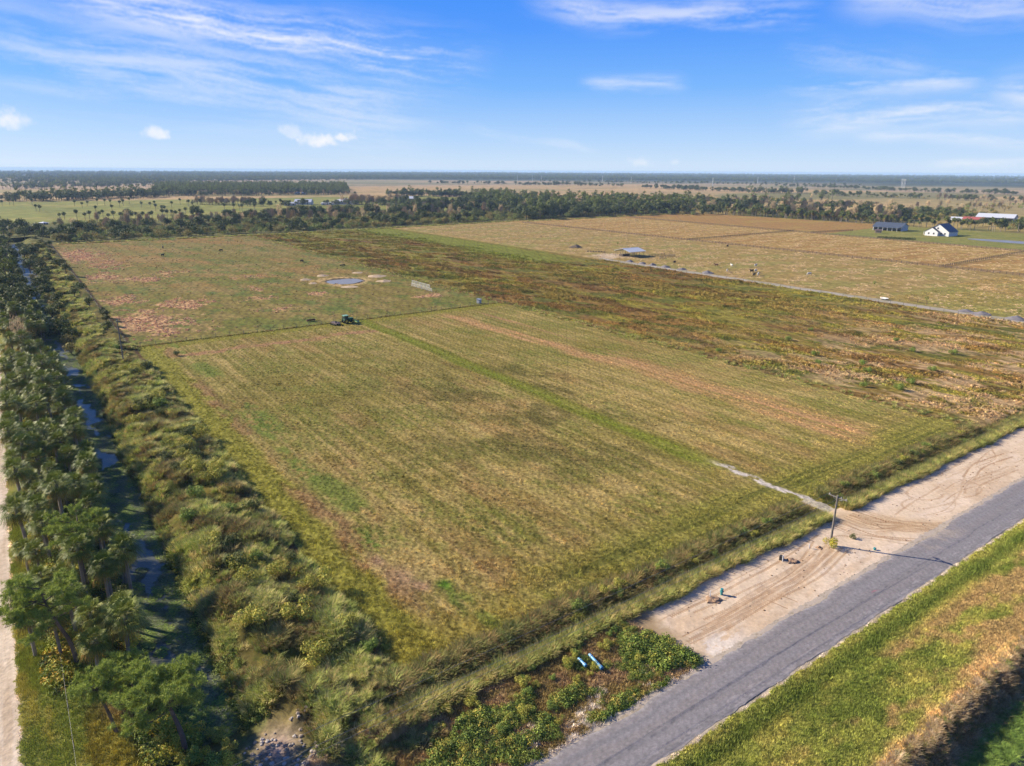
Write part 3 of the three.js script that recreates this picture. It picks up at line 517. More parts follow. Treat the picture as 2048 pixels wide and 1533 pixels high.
{
  const r = rng(101);
  // short mown grass, stubble and verge grass
  const tufts = [tuft(1, 12, 0.13, 0.2, 0.016), tuft(2, 12, 0.11, 0.22, 0.018), tuft(3, 14, 0.15, 0.18, 0.014)], lists = [[], [], []];
  const put = (w, s, sc, v) => { const c = groundCol(w, s, v * 2.0 * (0.75 + 0.6 * r())); lists[(r() * 3) | 0].push([w, s, height(w, s), sc, r() * 6.28, ...c]); };
  for (let k = 0; k < 210000; k++) {
    const w = 8 + r() * 129, s = 5 + r() * 170, d = Math.hypot(w + 18, s + 50); if (r() > Math.pow(80 / Math.max(80, d), 1.7)) continue;
    if (s < 25 && Math.abs(w - 79.2) < 1.6) continue;
    const ring = w < 14 || s < 14; put(w, s, (ring ? 0.9 + 0.6 * r() : 0.6 + 0.7 * r()) * (0.65 + 0.9 * fb(w / 3.3, s / 4.1)), 1.12);
  }
  for (let k = 0; k < 46000; k++) { const w = 8 + r() * 110, s = -30 + r() * 12.3; if (w - 20 < -(s + 17) * 0.5) continue; put(w, s, 0.7 + 0.8 * r() + 1.3 * Math.exp(-Math.pow((s + 19.6) / 0.7, 2)), 1.12); }
  for (let k = 0; k < 14000; k++) { const s = 5 + r() * 65, w = -24.3 + r() * (s < 24 ? 10 : 4.2); put(w, s, 0.8 + r(), 1.25); }
  for (let k = 0; k < 9000; k++) { const w = -6 + r() * 40, s = ROAD1 + 0.5 + r() * 11; put(w, s, 0.8 + 1.2 * r(), 1.08); }
  lists.forEach((l, i) => scatter('mown_grass', tufts[i], dryMat, l, 'short dry green grass and stubble covering the mown field and verges', 'grass'));
}
{
  // tall brush grass on the canal bank, the front ditch and the bank of the far ditch
  const r = rng(202), shapes = [bladeClump(4, 74, 0.35, 1.0, 0.6, 0.045, 0.7), bladeClump(5, 66, 0.3, 0.9, 0.7, 0.05, 0.9), bladeClump(6, 72, 0.4, 1.15, 0.55, 0.042, 0.6)], lists = [[], [], []];
  const cols = [ca(148, 148, 80), ca(134, 140, 70), ca(160, 154, 94), ca(122, 132, 62), ca(160, 146, 96)], front = [ca(142, 136, 76), ca(128, 130, 68), ca(112, 120, 58), ca(150, 134, 84)], dark = [ca(110, 108, 58), ca(122, 102, 64), ca(96, 104, 50), ca(132, 118, 72)], dry = [ca(154, 132, 98), ca(138, 118, 84), ca(164, 146, 114)], green = [ca(104, 126, 56), ca(118, 136, 62), ca(90, 110, 50)];
  const put = (w, s, sc, list, sy = 1) => lists[(r() * 3) | 0].push([w, s, height(w, s) - 0.05, sc, r() * 6.28, ...pick(r, list, 0.2).map((q) => q * 2.8), sy]);
  for (let k = 0; k < 21000; k++) {
    const s = r() < 0.6 ? -4 + r() * 180 : 176 + Math.pow(r(), 1.3) * 345, w = -6.2 + r() * (13.9 - (s > 176 ? 5 : 0)), n = fb(w / 4, s / 6);
    if (n < 0.22 || (s < 9 && w < -2.5)) continue; if (s > 150 && s < 170 && w > 4.5) continue;
    const mound = 0.55 + 0.6 * sm(0.3, 0.75, fc(w / 3.4, s / 3.4));
    put(w, s, mound * (0.8 + 0.4 * r()), fr(w / 5, s / 7) > 0.62 ? dark : cols);
  }
  for (let k = 0; k < 8200; k++) {
    const w = 6 + r() * 150, t = r(), s = -0.6 + t * 6.2 + (fb(w / 8, 2) - 0.5) * 1.2; if (Math.abs(w - 79.2) < 2.2 + r()) continue;
    if (w > 138 && s > 3) continue;
    const inner = s > 2.6; if (inner && r() < 0.15) continue;
    put(w, s, inner ? 0.75 + 0.6 * r() : s < 0.9 ? 0.7 + 0.6 * r() : 0.5 + 0.45 * r(), inner ? dark : front, inner ? 0.95 : s < 0.9 ? 1 : 0.8);
  }
  for (let k = 0; k < 2600; k++) { const w = 30 + r() * 75, s = -29.2 - r() * 3; put(w, s, 0.45 + 0.35 * r(), r() < 0.75 ? dry : dark, 0.75); }
  for (let k = 0; k < 2400; k++) { const w = 34 + r() * 60, s = -32 - r() * 3.6; put(w, s, 0.4 + 0.3 * r(), green, 0.7); }
  for (let k = 0; k < 700; k++) { const w = 5 + r() * 130; put(w, 175.3 + (r() - 0.5) * 0.9, 0.3 + 0.25 * r(), dark); }
  for (let k = 0; k < 1700; k++) { const w = 10 + r() * 650, s = 524 + (w > 160 ? (w - 160) * 0.1 : 0) * (w > 420 ? 0.6 : 1) + (r() - 0.5) * 5; put(w, s, 0.8 + 0.7 * r(), r() < 0.5 ? dark : cols); }
  for (let k = 0; k < 1300; k++) { const w = 136.5 + r() * 4, s = 4 + r() * 520; put(w, s, 0.4 + 0.4 * r(), r() < 0.5 ? cols : dark); }
  lists.forEach((l, i) => scatter('brush_grass', shapes[i], brushMat, l, 'tall tangled brush grass on the canal bank and in the ditches', 'brush'));
}
{
  // weeds of the neighbouring field, tussocks of the paddock and the pastures, roadside weeds, undergrowth
  const r = rng(303), mk = (seed, n, size, ry) => { const T = new Tri(), q = rng(seed); leafCloud(T, q, [[0, ry * 0.8, 0, 0.42, ry, 0.42], [0.25, ry * 0.6, 0.2, 0.3, ry * 0.7, 0.3]], n, size, [[1, 1, 1], [0.85, 0.85, 0.85], [1.15, 1.12, 1.05]], 0.7); return T.geo(); };
  const shapes = [mk(7, 26, 0.13, 0.32), mk(8, 24, 0.15, 0.26), mk(9, 30, 0.12, 0.4)], L = [[], [], []], T2 = [[], []], U = [[], [], []], R = [[], [], []];
  const put = (X, w, s, sc, c, sy = 1) => X[(r() * X.length) | 0].push([w, s, height(w, s) - 0.03, sc, r() * 6.28, ...c, sy]);
  for (let k = 0; k < 190000; k++) {
    const w = 137.5 + r() * 128, s = 2 + 520 * Math.pow(r(), 1.25), d = Math.hypot(w + 18, s + 50); if (r() > 260 / d) continue;
    colour(w, s); const drift = fb(w / 7 + 3, s / 13); if (O[0] + O[2] > 285 && r() < 0.8 || drift < 0.3 + 0.3 * r() || w < 139 + (fb(w / 40, s / 9) - 0.5) * 9) continue;
    if (w > 234 + (fb(w / 20, s / 30) - 0.5) * 44 + 6 * r() && s > 245 + (fb(w / 15, 3) - 0.5) * 40) continue; const v = 1.95 + 0.5 * r(); put(L, w, s, (0.38 + 0.3 * r() + 0.6 * sm(0.4, 0.8, drift) * r()) * (1 + 0.5 * (d > 280)), ca(O[0] * (0.94 + 0.12 * r()), O[1], O[2], v), 0.85);
  }
  for (let k = 0; k < 5200; k++) { const w = -3 + r() * 38, s = -10.8 + r() * 10.6; const n = fc(w / 4, s / 2.2); if (n < 0.52) continue; put(R, w, s, 0.45 + 1.0 * (n - 0.4) * 3 * r(), pick(r, r() < 0.7 ? GREENS.green : GREENS.brush), 0.9); }
  for (let k = 0; k < 34000; k++) { const w = 9 + r() * 127, s = 177 + r() * 340, h = hayAt(w, s); if (r() > 0.035 + 0.9 * sm(0.25, 0.55, h * 0.75 + (fr(w / 4, s / 5) - 0.5) * 0.9 * (h > 0.06 ? 1 : 0))) continue; const c = (h > 0.2 ? pick(r, [ca(204, 162, 128), ca(192, 152, 116), ca(214, 178, 142)], 0.15) : pick(r, [ca(176, 146, 108), ca(140, 130, 80), ca(164, 140, 96)], 0.2)).map((q) => q * 1.8); put(T2, w, s, 0.6 + 0.6 * r(), c); }
  for (let k = 0; k < 30000; k++) { const w = 275 + r() * 272, s = 20 + r() * 505; if (fc(w / 6, s / 4) < 0.5 + 0.2 * r()) continue; put(T2, w, s, 0.9 + 0.8 * r(), pick(r, [ca(214, 186, 146), ca(196, 170, 126), ca(170, 152, 100)], 0.15).map((q) => q * 1.7), 0.65); }
  for (let k = 0; k < 5000; k++) { const w = 276 + r() * 120, s = 15 + r() * 80; put(T2, w, s, 0.8 + 0.5 * r(), groundCol(w, s, 1.7), 0.6); }
  for (let k = 0; k < 5200; k++) { const s = 8 + r() * 190, w = s < 22 ? -15.5 + r() * 4 : -22 + r() * 9; put(U, w, s, 0.7 + 1.1 * r(), pick(r, r() < 0.35 ? GREENS.gold : r() < 0.6 ? GREENS.green : GREENS.oak)); }
  for (let k = 0; k < 900; k++) { const s = 24 + r() * 16, w = -21 + r() * 4; put(U, w, s, 1 + r(), pick(r, GREENS.gold)); }
  for (let k = 0; k < 2600; k++) { const s = 8 + r() * 200, c = canalMid(s), w = r() < 0.72 ? c + 3.0 + r() * 2.4 : c - 3.4 - r() * 1.6; put(U, w, s, 0.5 + 0.8 * r(), pick(r, r() < 0.75 ? GREENS.green : GREENS.brush)); }
  const fine = [mk(17, 90, 0.06, 0.34), mk(18, 80, 0.07, 0.28), mk(19, 100, 0.055, 0.4)];
  R.forEach((l, i) => scatter('roadside_weeds', fine[i], leafMat, l, 'green leafy weeds on the roadside bank', 'weeds'));
  L.forEach((l, i) => scatter('weeds', shapes[i], dryMat, l, 'low rust, olive and straw weeds covering the field', 'weeds'));
  T2.forEach((l, i) => scatter('hay_tussocks', mk(31 + i, 46, 0.09, 0.2), dryMat, l, 'pale pinkish dry grass tussocks scattered over the grazed ground', 'tussocks'));
  U.forEach((l, i) => scatter('undergrowth', fine[i], leafMat, l, 'low leafy undergrowth under the palms and along the canal', 'undergrowth'));
  // clods and sticks left on the scraped sand
  { const g = new THREE.IcosahedronGeometry(1, 0), P = g.attributes.position; for (let i = 0; i < P.count; i++) P.setY(i, P.getY(i) * 0.55); g.deleteAttribute('uv'); g.setAttribute('color', new THREE.Float32BufferAttribute(new Float32Array(P.count * 3).fill(1), 3)); const C = []; for (let k = 0; k < 1500; k++) { const w = 35 + Math.pow(r(), 0.7) * 110, s = ROAD1 + 0.5 + r() * 9.5; if (fr(w / 7, s / 3) < 0.5 && r() < 0.8) continue; C.push([w, s, height(w, s), 0.03 + 0.13 * Math.pow(r(), 3), r() * 6, ...pick(r, [ca(176, 142, 112), ca(150, 118, 92), ca(206, 182, 158)])]); } scatter('sand_clods', g, dryMat, C, 'small earth clods scattered over the scraped sand', 'clods'); }
  // floating plants on the canal
  const F = []; const fl = new Tri(), q = rng(44); for (let k = 0; k < 26; k++) { const a = q() * 6.28, d = Math.sqrt(q()) * 0.5, x = d * Math.cos(a), z = d * Math.sin(a), t = q() * 6.28, e = 0.07 + 0.07 * q(), v = 0.8 + 0.4 * q(), y = 0.01 + 0.06 * q(); fl.q([x - e * Math.cos(t), y, z - e * Math.sin(t)], [x + e * Math.sin(t), y + 0.03, z - e * Math.cos(t)], [x + e * Math.cos(t), y, z + e * Math.sin(t)], [x - e * Math.sin(t), y + 0.02, z + e * Math.cos(t)], [v, v, v]); }
  for (let k = 0; k < 20000; k++) { const s = 8 + r() * 330, c = canalMid(s), w = c - 3.6 + r() * 7.2; if (fb(w / 3, s / 9) + 0.3 * sm(0, 3, w - c) + (s < 20 ? 0.14 : 0) < 0.5) continue; F.push([w, s, -1.49, 0.7 + 0.7 * r(), r() * 6.28, ...pick(r, fr(w, s / 3) > 0.55 ? [ca(150, 158, 112), ca(134, 148, 96)] : GREENS.green)]); }
  scatter('floating_plants', fl.geo(), leafMat, F, 'green floating plants on the canal water', 'plants');
}

// ---------------------------------------------------------------- trees near the camera
function treeThing(name, w, s, turn, shape, mat, label, cat, group, extra) {
  const o = thing(name, w, s, height(w, s), turn, label, cat, group);
  part(o, 'trunk', shape.trunk, barkMat); const c = part(o, 'crown', shape.crown, mat); if (extra) extra(o, c); return o;
}
// cabbage palms of the grove between the dirt road and the canal
const palmProtos = [];
for (let k = 0; k < 6; k++) {
  const H = [4.6, 5.4, 6.2, 3.6, 7.0, 5.0][k], t = palmTrunk(60 + k, H, (k % 3 - 1) * 0.5), c = palmCrown(70 + k, 46, 17, 1.28 + 0.1 * (k % 3));
  c.green.translate(...t.tip); c.dead.translate(...t.tip);
  palmProtos.push({ H, t, c });
}
function palm(k, w, s, turn, scale, label, group) {
  const p = palmProtos[k];
  if (!p.root) { p.root = thing('palm_tree', w, s, height(w, s), turn, label, 'palm', group); p.root.scale.setScalar(scale); part(p.root, 'trunk', p.t.geo, barkMat); part(p.root, 'crown', p.c.green, frondMat); part(p.root, 'dead_fronds', p.c.dead, dryMat); return p.root; }
  return dup(p.root, w, s, height(w, s), turn, scale, label, group);
}
const PINES = [[-19, 26], [-12.2, 9], [-17, 14], [-15.2, 15.5], [-16.5, 43]];
{
  const r = rng(404), spots = [];
  for (let k = 0; k < 9000 && spots.length < 190; k++) {
    const s = 21 + 215 * Math.pow(r(), 1.1), w = -22.8 + r() * (s < 32 ? 9 : 10.4);
    const gap = 2.95; if (spots.some(([a, b]) => Math.hypot(a - w, b - s) < gap) || PINES.some(([a, b]) => Math.hypot(a - w, b - s) < 2)) continue;
    if (s < 28 && w < -18) continue; if (s > 172 && s < 200) continue;
    spots.push([w, s]);
  }
  for (const [w, s] of spots) {
    const sc = 0.74 + 0.46 * r(), size = sc > 1.04 ? 'tall' : sc < 0.9 ? 'small' : 'mid-height', row = w < -19.5 ? 'on the dirt road side' : w > -15.8 ? 'at the canal edge' : 'in the middle', where = s < 34 ? 'just behind the leaning pines' : s < 60 ? 'at the near end of the grove' : s < 95 ? 'in the near half of the grove' : s < 135 ? 'in the far half of the grove' : s < 172 ? 'before the grey leafless thicket' : 'beyond the grey leafless thicket';
    palm((r() * 6) | 0, w, s, r() * 6.28, sc * 1.02, `${size} fan palm ${row}, ${where}`, `${size} palms ${row} ${where}`);
  }
}
// slash pines
function needlePine(seed, pts, branches, spread, rad) {
  const r = rng(seed), T = new Tri(), C = new Tri(), Bk = new Tri(), bark = ca(118, 100, 88), curve = new THREE.CatmullRomCurve3(pts.map((p) => V3(...p)));
  const N = 14; for (let k = 0; k < N; k++) { const v = 0.75 + 0.5 * r(), a = curve.getPoint(k / N), b = curve.getPoint((k + 1) / N); limb(T, a.toArray(), b.toArray(), rad * (1 - 0.75 * k / N), rad * (1 - 0.75 * (k + 1) / N), [bark[0] * v, bark[1] * v, bark[2] * v], 9); }
  const tuftAt = (p, R) => { for (let k = 0; k < 34; k++) { const d = V3(r() - 0.5, r() - 0.32, r() - 0.5).normalize(), q = V3(r() - 0.5, r() - 0.5, r() - 0.5).cross(d).normalize().multiplyScalar(0.022), L = R * (0.6 + 0.6 * r()), kc = GREENS.pine[(r() * 3) | 0], v = 1.6 + 0.8 * r(), o = p.clone().addScaledVector(d, 0.05); C.t(o.clone().add(q).toArray(), o.clone().sub(q).toArray(), o.clone().addScaledVector(d, L).toArray(), [kc[0] * v, kc[1] * v, kc[2] * v]); } };
  for (let k = 0; k < branches.length; k++) {
    const [t, az, len, rise] = branches[k], o = curve.getPoint(t), d = V3(Math.cos(az), rise, Math.sin(az)), bend = V3((r() - 0.5) * 0.6, (r() - 0.3) * 0.5, (r() - 0.5) * 0.6);
    const p1 = o.clone().addScaledVector(d, len * 0.5).addScaledVector(bend, len * 0.15), p2 = o.clone().addScaledVector(d, len).addScaledVector(bend, len * 0.3);
    limb(Bk, o.toArray(), p1.toArray(), 0.075, 0.05, bark, 6); limb(Bk, p1.toArray(), p2.toArray(), 0.05, 0.02, bark, 5);
    const n = Math.round(3 + len * 3.4);
    for (let q = 0; q < n; q++) { const f = 0.4 + 0.65 * r(), b = (f < 0.5 ? o.clone().lerp(p1, f * 2) : p1.clone().lerp(p2, f * 2 - 1)), e = b.clone().add(V3((r() - 0.5) * spread, 0.1 + r() * spread * 0.38, (r() - 0.5) * spread)); limb(Bk, b.toArray(), e.toArray(), 0.016, 0.008, bark, 3); tuftAt(e, 0.36); for (let m = 0; m < 3; m++) tuftAt(e.clone().add(V3((r() - 0.5) * 0.7, (r() - 0.3) * 0.35, (r() - 0.5) * 0.7)), 0.34); }
  }
  return { trunk: T.geo(), crown: C.geo(), branches: Bk.geo() };
}
{
  const r = rng(505), br = (n, t0, t1, l0, l1, az0 = 0, az1 = 6.283, rise = 0.25) => Array.from({ length: n }, (_, k) => [lerp(t0, t1, (k + 0.5) / n), lerp(az0, az1, (k * 0.618 + r() * 0.2) % 1), lerp(l0, l1, r()), rise + (r() - 0.5) * 0.4]);
  const defs = [
    [[[0, -0.4, 0], [-0.3, 3.4, 0], [-1.0, 6, 0.3], [-1.6, 8.6, 0.2], [-1.9, 10.2, -0.2]], [...br(13, 0.55, 1, 1.8, 3.2), ...br(6, 0.5, 0.85, 3, 4.6, 2.2, 3.9, 0.08)], 1.5, 0.24, 'leaning pine with a broad open crown reaching over the dirt road'],
    [[[0, -0.4, 0], [-0.1, 2.4, 0], [-0.5, 4.6, -0.3], [-0.8, 6.2, -0.3], [-0.7, 7.6, -0.5]], [...br(14, 0.6, 1, 1.8, 3.0), ...br(7, 0.55, 0.9, 3.0, 4.4, 2.4, 4.4, 0.15), ...br(4, 0.7, 1, 2.4, 3.4, -0.6, 0.9, 0.3)], 1.6, 0.27, 'stout flat-topped pine beside the canal end at the bottom edge'],
    [[[0, -0.4, 0], [-0.4, 2.6, 0], [-0.8, 4.6, 0.2], [-0.9, 6.0, 0.2]], br(12, 0.55, 1, 1.2, 2.2), 1.3, 0.17, 'slender leaning pine next to the small round shrub'],
    [[[0, -0.4, 0], [0.1, 3, 0], [0.1, 5.2, 0], [0.2, 6.6, 0]], br(12, 0.6, 1, 1.2, 2.2), 1.3, 0.15, 'thin straight pine between the two leaning pines'],
    [[[0, -0.4, 0], [-0.3, 4, 0], [-0.3, 7, 0], [0.1, 9.2, 0.2]], br(15, 0.55, 1, 1.4, 2.8), 1.5, 0.2, 'tall pine standing among the near palms'],
  ];
  defs.forEach(([pts, b, sp, rad, label], k) => { const [w, s] = PINES[k], sh = needlePine(510 + k, pts, b, sp, rad), o = thing('pine_tree', w, s, height(w, s), 0, label, 'pine'); const t = part(o, 'trunk', sh.trunk, barkMat); part(o, 'branches', sh.branches, barkMat); part(o, 'crown', sh.crown, leafMat); });
}
// shrubs one can tell apart: on the bank, along the ditch, in the grove
const shrubProtos = ['green', 'brush', 'gold', 'oak'].flatMap((kind, i) => [0, 1].map((j) => { const r = rng(610 + i * 2 + j), T = new Tri(), S = new Tri(), lobes = []; for (let k = 0; k < 6; k++) { const a = k * 2.1, d = k ? 0.35 + 0.45 * r() : 0; lobes.push([d * Math.cos(a), 0.55 + 0.5 * r(), d * Math.sin(a), 0.42 + 0.2 * r(), 0.42 + 0.2 * r(), 0.42 + 0.2 * r()]); limb(S, [0, -0.2, 0], [d * Math.cos(a), 0.9, d * Math.sin(a)], 0.03, 0.012, ca(100, 84, 66), 4); } leafCloud(T, r, lobes, 1300, 0.06, GREENS[kind].map((c) => c.map((v) => v * 1.15)), 0.6); return { kind, stem: S.geo(), leaves: T.geo() }; }));
function shrub(k, w, s, turn, scale, label, group) {
  const p = shrubProtos[k]; if (p.root) return dup(p.root, w, s, height(w, s) - 0.05, turn, scale, label, group);
  p.root = thing('shrub', w, s, height(w, s) - 0.05, turn, label, 'shrub', group); p.root.scale.setScalar(scale); part(p.root, 'stems', p.stem, barkMat); part(p.root, 'foliage', p.leaves, leafMat); return p.root;
}
{
  const r = rng(606);
  shrub(0, -15.6, 17.6, 1, 1.15, 'small round green shrub on bare litter between the leaning pines');
  shrub(4, 68.6, -5.5, 2, 0.95, 'yellowish shrub at the foot of the roadside power pole');
  shrub(6, 73.6, -5.9, 0.4, 0.5, 'tiny dark shrub on the tracked sand near the power pole');
  shrub(7, 15.8, 158, 2, 1.0, 'lone dark shrub in the far corner of the mown field');
  for (let k = 0; k < 62; k++) { const s = 8 + Math.pow(r(), 1.2) * 165, w = -3 + r() * 10; shrub([2, 3, 6, 2, 7, 0][(r() * 6) | 0], w, s, r() * 6.28, 0.9 + 0.8 * r(), `leafy shrub in the canal bank brush, ${w < 1 ? 'canal side' : w < 4.5 ? 'mid-bank' : 'mown field side'}, ${s < 30 ? 'near the bottom corner' : s < 70 ? 'opposite the near palms' : s < 120 ? 'opposite the middle palms' : 'towards the tall thin pole'}`, 'shrubs in the canal bank brush'); }
  for (let k = 0; k < 60; k++) { const w = 9 + r() * 126, s = 3.6 + (r() - 0.5) * 2.2 + (fb(w / 8, 2) - 0.5); if (Math.abs(w - 79) < 5) continue; shrub([6, 7, 2, 0, 3, 7][(r() * 6) | 0], w, s, r() * 6.28, 0.55 + 0.55 * r(), 'dark low shrub in the roadside ditch along the mown field', 'shrubs in the roadside ditch'); }
  for (let k = 0; k < 30; k++) { const w = 5 + r() * 28, s = -5 + (r() - 0.4) * 6; shrub([0, 1, 2, 3][(r() * 4) | 0], w, s, r() * 6.28, 0.35 + 0.4 * r(), 'bright green shrub on the weedy bank beside the paved road', 'shrubs on the roadside bank'); }
  for (let k = 0; k < 36; k++) { const s = 9 + r() * 40, w = s < 22 ? -15 + r() * 4 : -20 + r() * 7; shrub([4, 5, 0, 1, 6][(r() * 5) | 0], w, s, r() * 6.28, 0.7 + 0.7 * r(), 'golden green shrub in the undergrowth below the pines and palms', 'shrubs under the grove'); }
  for (let k = 0; k < 16; k++) { const s = 3 + r() * 8, w = -15 + r() * 6; shrub([4, 5, 0, 2][(r() * 4) | 0], w, s, r() * 6.28, 0.6 + 0.5 * r(), 'yellow-green shrub at the bottom edge below the flat-topped pine', 'shrubs at the canal end'); }
  for (let k = 0; k < 14; k++) { const w = 142 + r() * 60, s = 20 + r() * 60; shrub(k % 2, w, s, r() * 6.28, 0.8 + 0.5 * r(), 'green shrub standing out of the weedy field', 'shrubs in the weedy field'); }
}
// ---------------------------------------------------------------- trees of the middle and far distance
const KINDS = {
  oak: { name: 'oak_tree', cat: 'tree', mat: leafMat, shapes: [treeShape(1, 9, 5.4, 'oak', 620, 0.42), treeShape(2, 7.5, 5, 'oak', 560, 0.42, 0.25), treeShape(3, 10.5, 5, 'oak', 620, 0.44, 0.34), treeShape(4, 8, 4.4, 'oak', 520, 0.4)] },
  bushy: { name: 'bushy_tree', cat: 'tree', mat: leafMat, shapes: [treeShape(5, 5, 3.1, 'willow', 420, 0.28, 0.15), treeShape(6, 4.2, 3.0, 'willow', 400, 0.26, 0.12), treeShape(7, 5.6, 3.2, 'olive', 420, 0.28, 0.18), treeShape(8, 4.6, 2.6, 'willow', 380, 0.25, 0.14), treeShape(9, 5.2, 3.4, 'olive', 400, 0.26, 0.16)] },
  bare: { name: 'bare_tree', cat: 'tree', mat: dryMat, shapes: [twigTree(10, 9, 3.2, 90), twigTree(11, 8, 3.4, 90), twigTree(12, 10, 3.0, 100)] },
  pine: { name: 'pine_tree', cat: 'pine', mat: leafMat, shapes: [farPine(13, 14), farPine(14, 12), farPine(15, 16)] },
  palm: { name: 'palm_tree', cat: 'palm', mat: frondMat, shapes: [0, 1, 2].map((k) => { const t = palmTrunk(80 + k, 5.2 + k, 0.3 * (k - 1)), c = palmCrown(90 + k, 26, 7, 1.3), ball = new Tri(); leafCloud(ball, rng(95 + k), [[0, 0.1, 0, 1.9, 1.5, 1.9]], 110, 0.42, GREENS.oak, 0.8); const g = mergeGeometries([c.green, c.dead, ball.geo()]); g.translate(...t.tip); return { trunk: t.geo, crown: g }; }) },
};
const roots = {}, left = [];
const LIMITS = { oak: 290, bushy: 295, bare: 130, pine: 190, palm: 130 }, queue = [];
function plant(kind, w, s, scale, label, group) { queue.push([kind, w, s, scale, label?.replace('#', kind), group]); }
function groveAlong(seed, pts, n, spread, mixKinds, scale, label, group) {       // pts: ground points [w, s]
  const r = rng(seed), seg = pts.slice(1).map((p, i) => Math.hypot(p[0] - pts[i][0], p[1] - pts[i][1])), tot = seg.reduce((a, b) => a + b, 0);
  for (let k = 0; k < n; k++) {
    let t = r() * tot, i = 0; while (i < seg.length - 1 && t > seg[i]) t -= seg[i++];
    if (n > 300 && fb(k * 0.37 % 8, t / (tot * 0.02)) < 0.3 + 0.3 * r()) continue;
    const f = t / seg[i], a = pts[i], b = pts[i + 1], kind = mixKinds[(r() * mixKinds.length) | 0];
    plant(kind, lerp(a[0], b[0], f) + (r() - 0.5) * spread, lerp(a[1], b[1], f) + (r() - 0.5) * spread, scale * (0.7 + 0.6 * r()), label?.replace('#', { oak: 'dark oak', bushy: 'light green bushy tree', bare: 'bare grey tree', pine: 'pine', palm: 'palm' }[kind]), group && group + ' (' + kind + ')');
  }
}
function groveIn(seed, poly, n, mixKinds, scale, label, group) {                  // poly: ground polygon
  const r = rng(seed), xs = poly.map((p) => p[0]), ys = poly.map((p) => p[1]), x0 = Math.min(...xs), x1 = Math.max(...xs), y0 = Math.min(...ys), y1 = Math.max(...ys);
  for (let k = 0, g = 0; k < n && g < n * 40; g++) {
    const w = lerp(x0, x1, r()), s = lerp(y0, y1, r()); let c = false;
    for (let i = 0, j = poly.length - 1; i < poly.length; j = i++) if ((ys[i] > s) !== (ys[j] > s) && w < (xs[j] - xs[i]) * (s - ys[i]) / (ys[j] - ys[i]) + xs[i]) c = !c;
    if (!c) continue; k++; const kind = mixKinds[(r() * mixKinds.length) | 0];
    plant(kind, w, s, scale * (0.7 + 0.6 * r()), label?.replace('#', { oak: 'dark oak', bushy: 'light green bushy tree', bare: 'bare grey tree', pine: 'pine', palm: 'palm' }[kind]), group && group + ' (' + kind + ')');
  }
}
const px = (...l) => l.map(([u, v]) => G(u, v));
// left: canal-side trees beyond the palms, brush and small trees along the paddock edge
groveIn(1, [[-24, 196], [-13, 196], [-14, 330], [-26, 330]], 46, ['oak', 'oak', 'bushy', 'palm', 'oak'], 0.72, '# crowding the canal beyond the palm grove', 'trees crowding the canal');
groveIn(2, [[-26, 330], [-14, 330], [-16, 560], [-27, 560]], 60, ['oak', 'oak', 'palm', 'pine'], 0.72, '# in the dark canal-side wood by the far paddock', 'dark wood beside the canal');
groveIn(3, [[0, 196], [6, 196], [6, 515], [-3, 515]], 40, ['oak', 'bushy', 'oak'], 0.42, 'small # on the paddock edge casting a long shadow', 'small trees along the paddock edge');
groveIn(4, [[-28, 560], [4, 545], [10, 640], [-26, 720]], 34, ['oak', 'oak', 'palm', 'bushy'], 0.95, '# in the clump past the end of the canal', 'clump past the canal end');
groveIn(50, [[-8.5, 180], [-4.5, 180], [-5, 520], [-11, 520]], 120, ['bushy', 'bushy', 'oak'], 0.6, '# leaning over the canal from the paddock bank', 'trees on the far canal bank');
plant('bare', -19, 189, 1, 'broad grey leafless thicket tree beside the canal'); 
// belt behind the fields
groveIn(5, [[10, 535], [165, 535], [300, 552], [410, 562], [480, 570], [470, 620], [300, 640], [150, 640], [10, 620]], 1000, ['bushy', 'bushy', 'bushy', 'bushy', 'bushy', 'bushy', 'oak'], 0.95, '# in the thicket behind the paddock and weedy field', 'thicket behind the fields');
groveIn(6, [[20, 640], [470, 620], [500, 700], [300, 735], [20, 720]], 620, ['bushy', 'bushy', 'bushy', 'bushy', 'bare'], 1.0);
groveIn(7, [[190, 690], [300, 700], [520, 645], [560, 720], [330, 745], [190, 730]], 260, ['oak', 'oak', 'oak', 'bare', 'bushy'], 1.2, '# in the dark row between thicket and green pasture', 'dark row before the green pasture');
groveIn(8, [[430, 560], [560, 560], [690, 545], [700, 575], [600, 680], [500, 690]], 420, ['oak', 'oak', 'bushy', 'oak', 'pine', 'bushy'], 1.3, '# in the wood at the corner of the fenced pastures', 'wood behind the fenced pastures');
groveIn(9, [[560, 680], [700, 560], [900, 560], [900, 760], [640, 860]], 620, ['oak', 'bushy', 'bare', 'pine', 'oak'], 1.3);
groveIn(10, [[520, 700], [640, 860], [700, 1000], [560, 900]], 260, ['oak', 'oak', 'palm', 'pine'], 1.3);
// palms along the pasture fence and scrub behind
groveAlong(11, [[692, 540], [704, 470], [706, 400], [700, 300], [702, 250], [712, 195]], 130, 9, ['palm'], 1.25, 'tall # in the long row behind the farmhouse', 'palm row behind the farmhouse');
groveIn(12, [[712, 540], [712, 330], [800, 330], [930, 420], [930, 560]], 520, ['bushy', 'bushy', 'bare', 'oak'], 1.35, '# in the scrub behind the palm row', 'scrub behind the palm row');
groveIn(13, [[720, 330], [860, 330], [930, 300], [1000, 330], [980, 420], [760, 400]], 220, ['oak', 'bushy', 'bushy'], 1.0);
groveIn(14, [[720, 190], [820, 200], [830, 260], [720, 280]], 40, ['palm', 'bushy', 'oak'], 0.9);
groveIn(15, [[560, 560], [700, 545], [696, 510], [660, 520]], 16, ['oak', 'bushy'], 1.0);
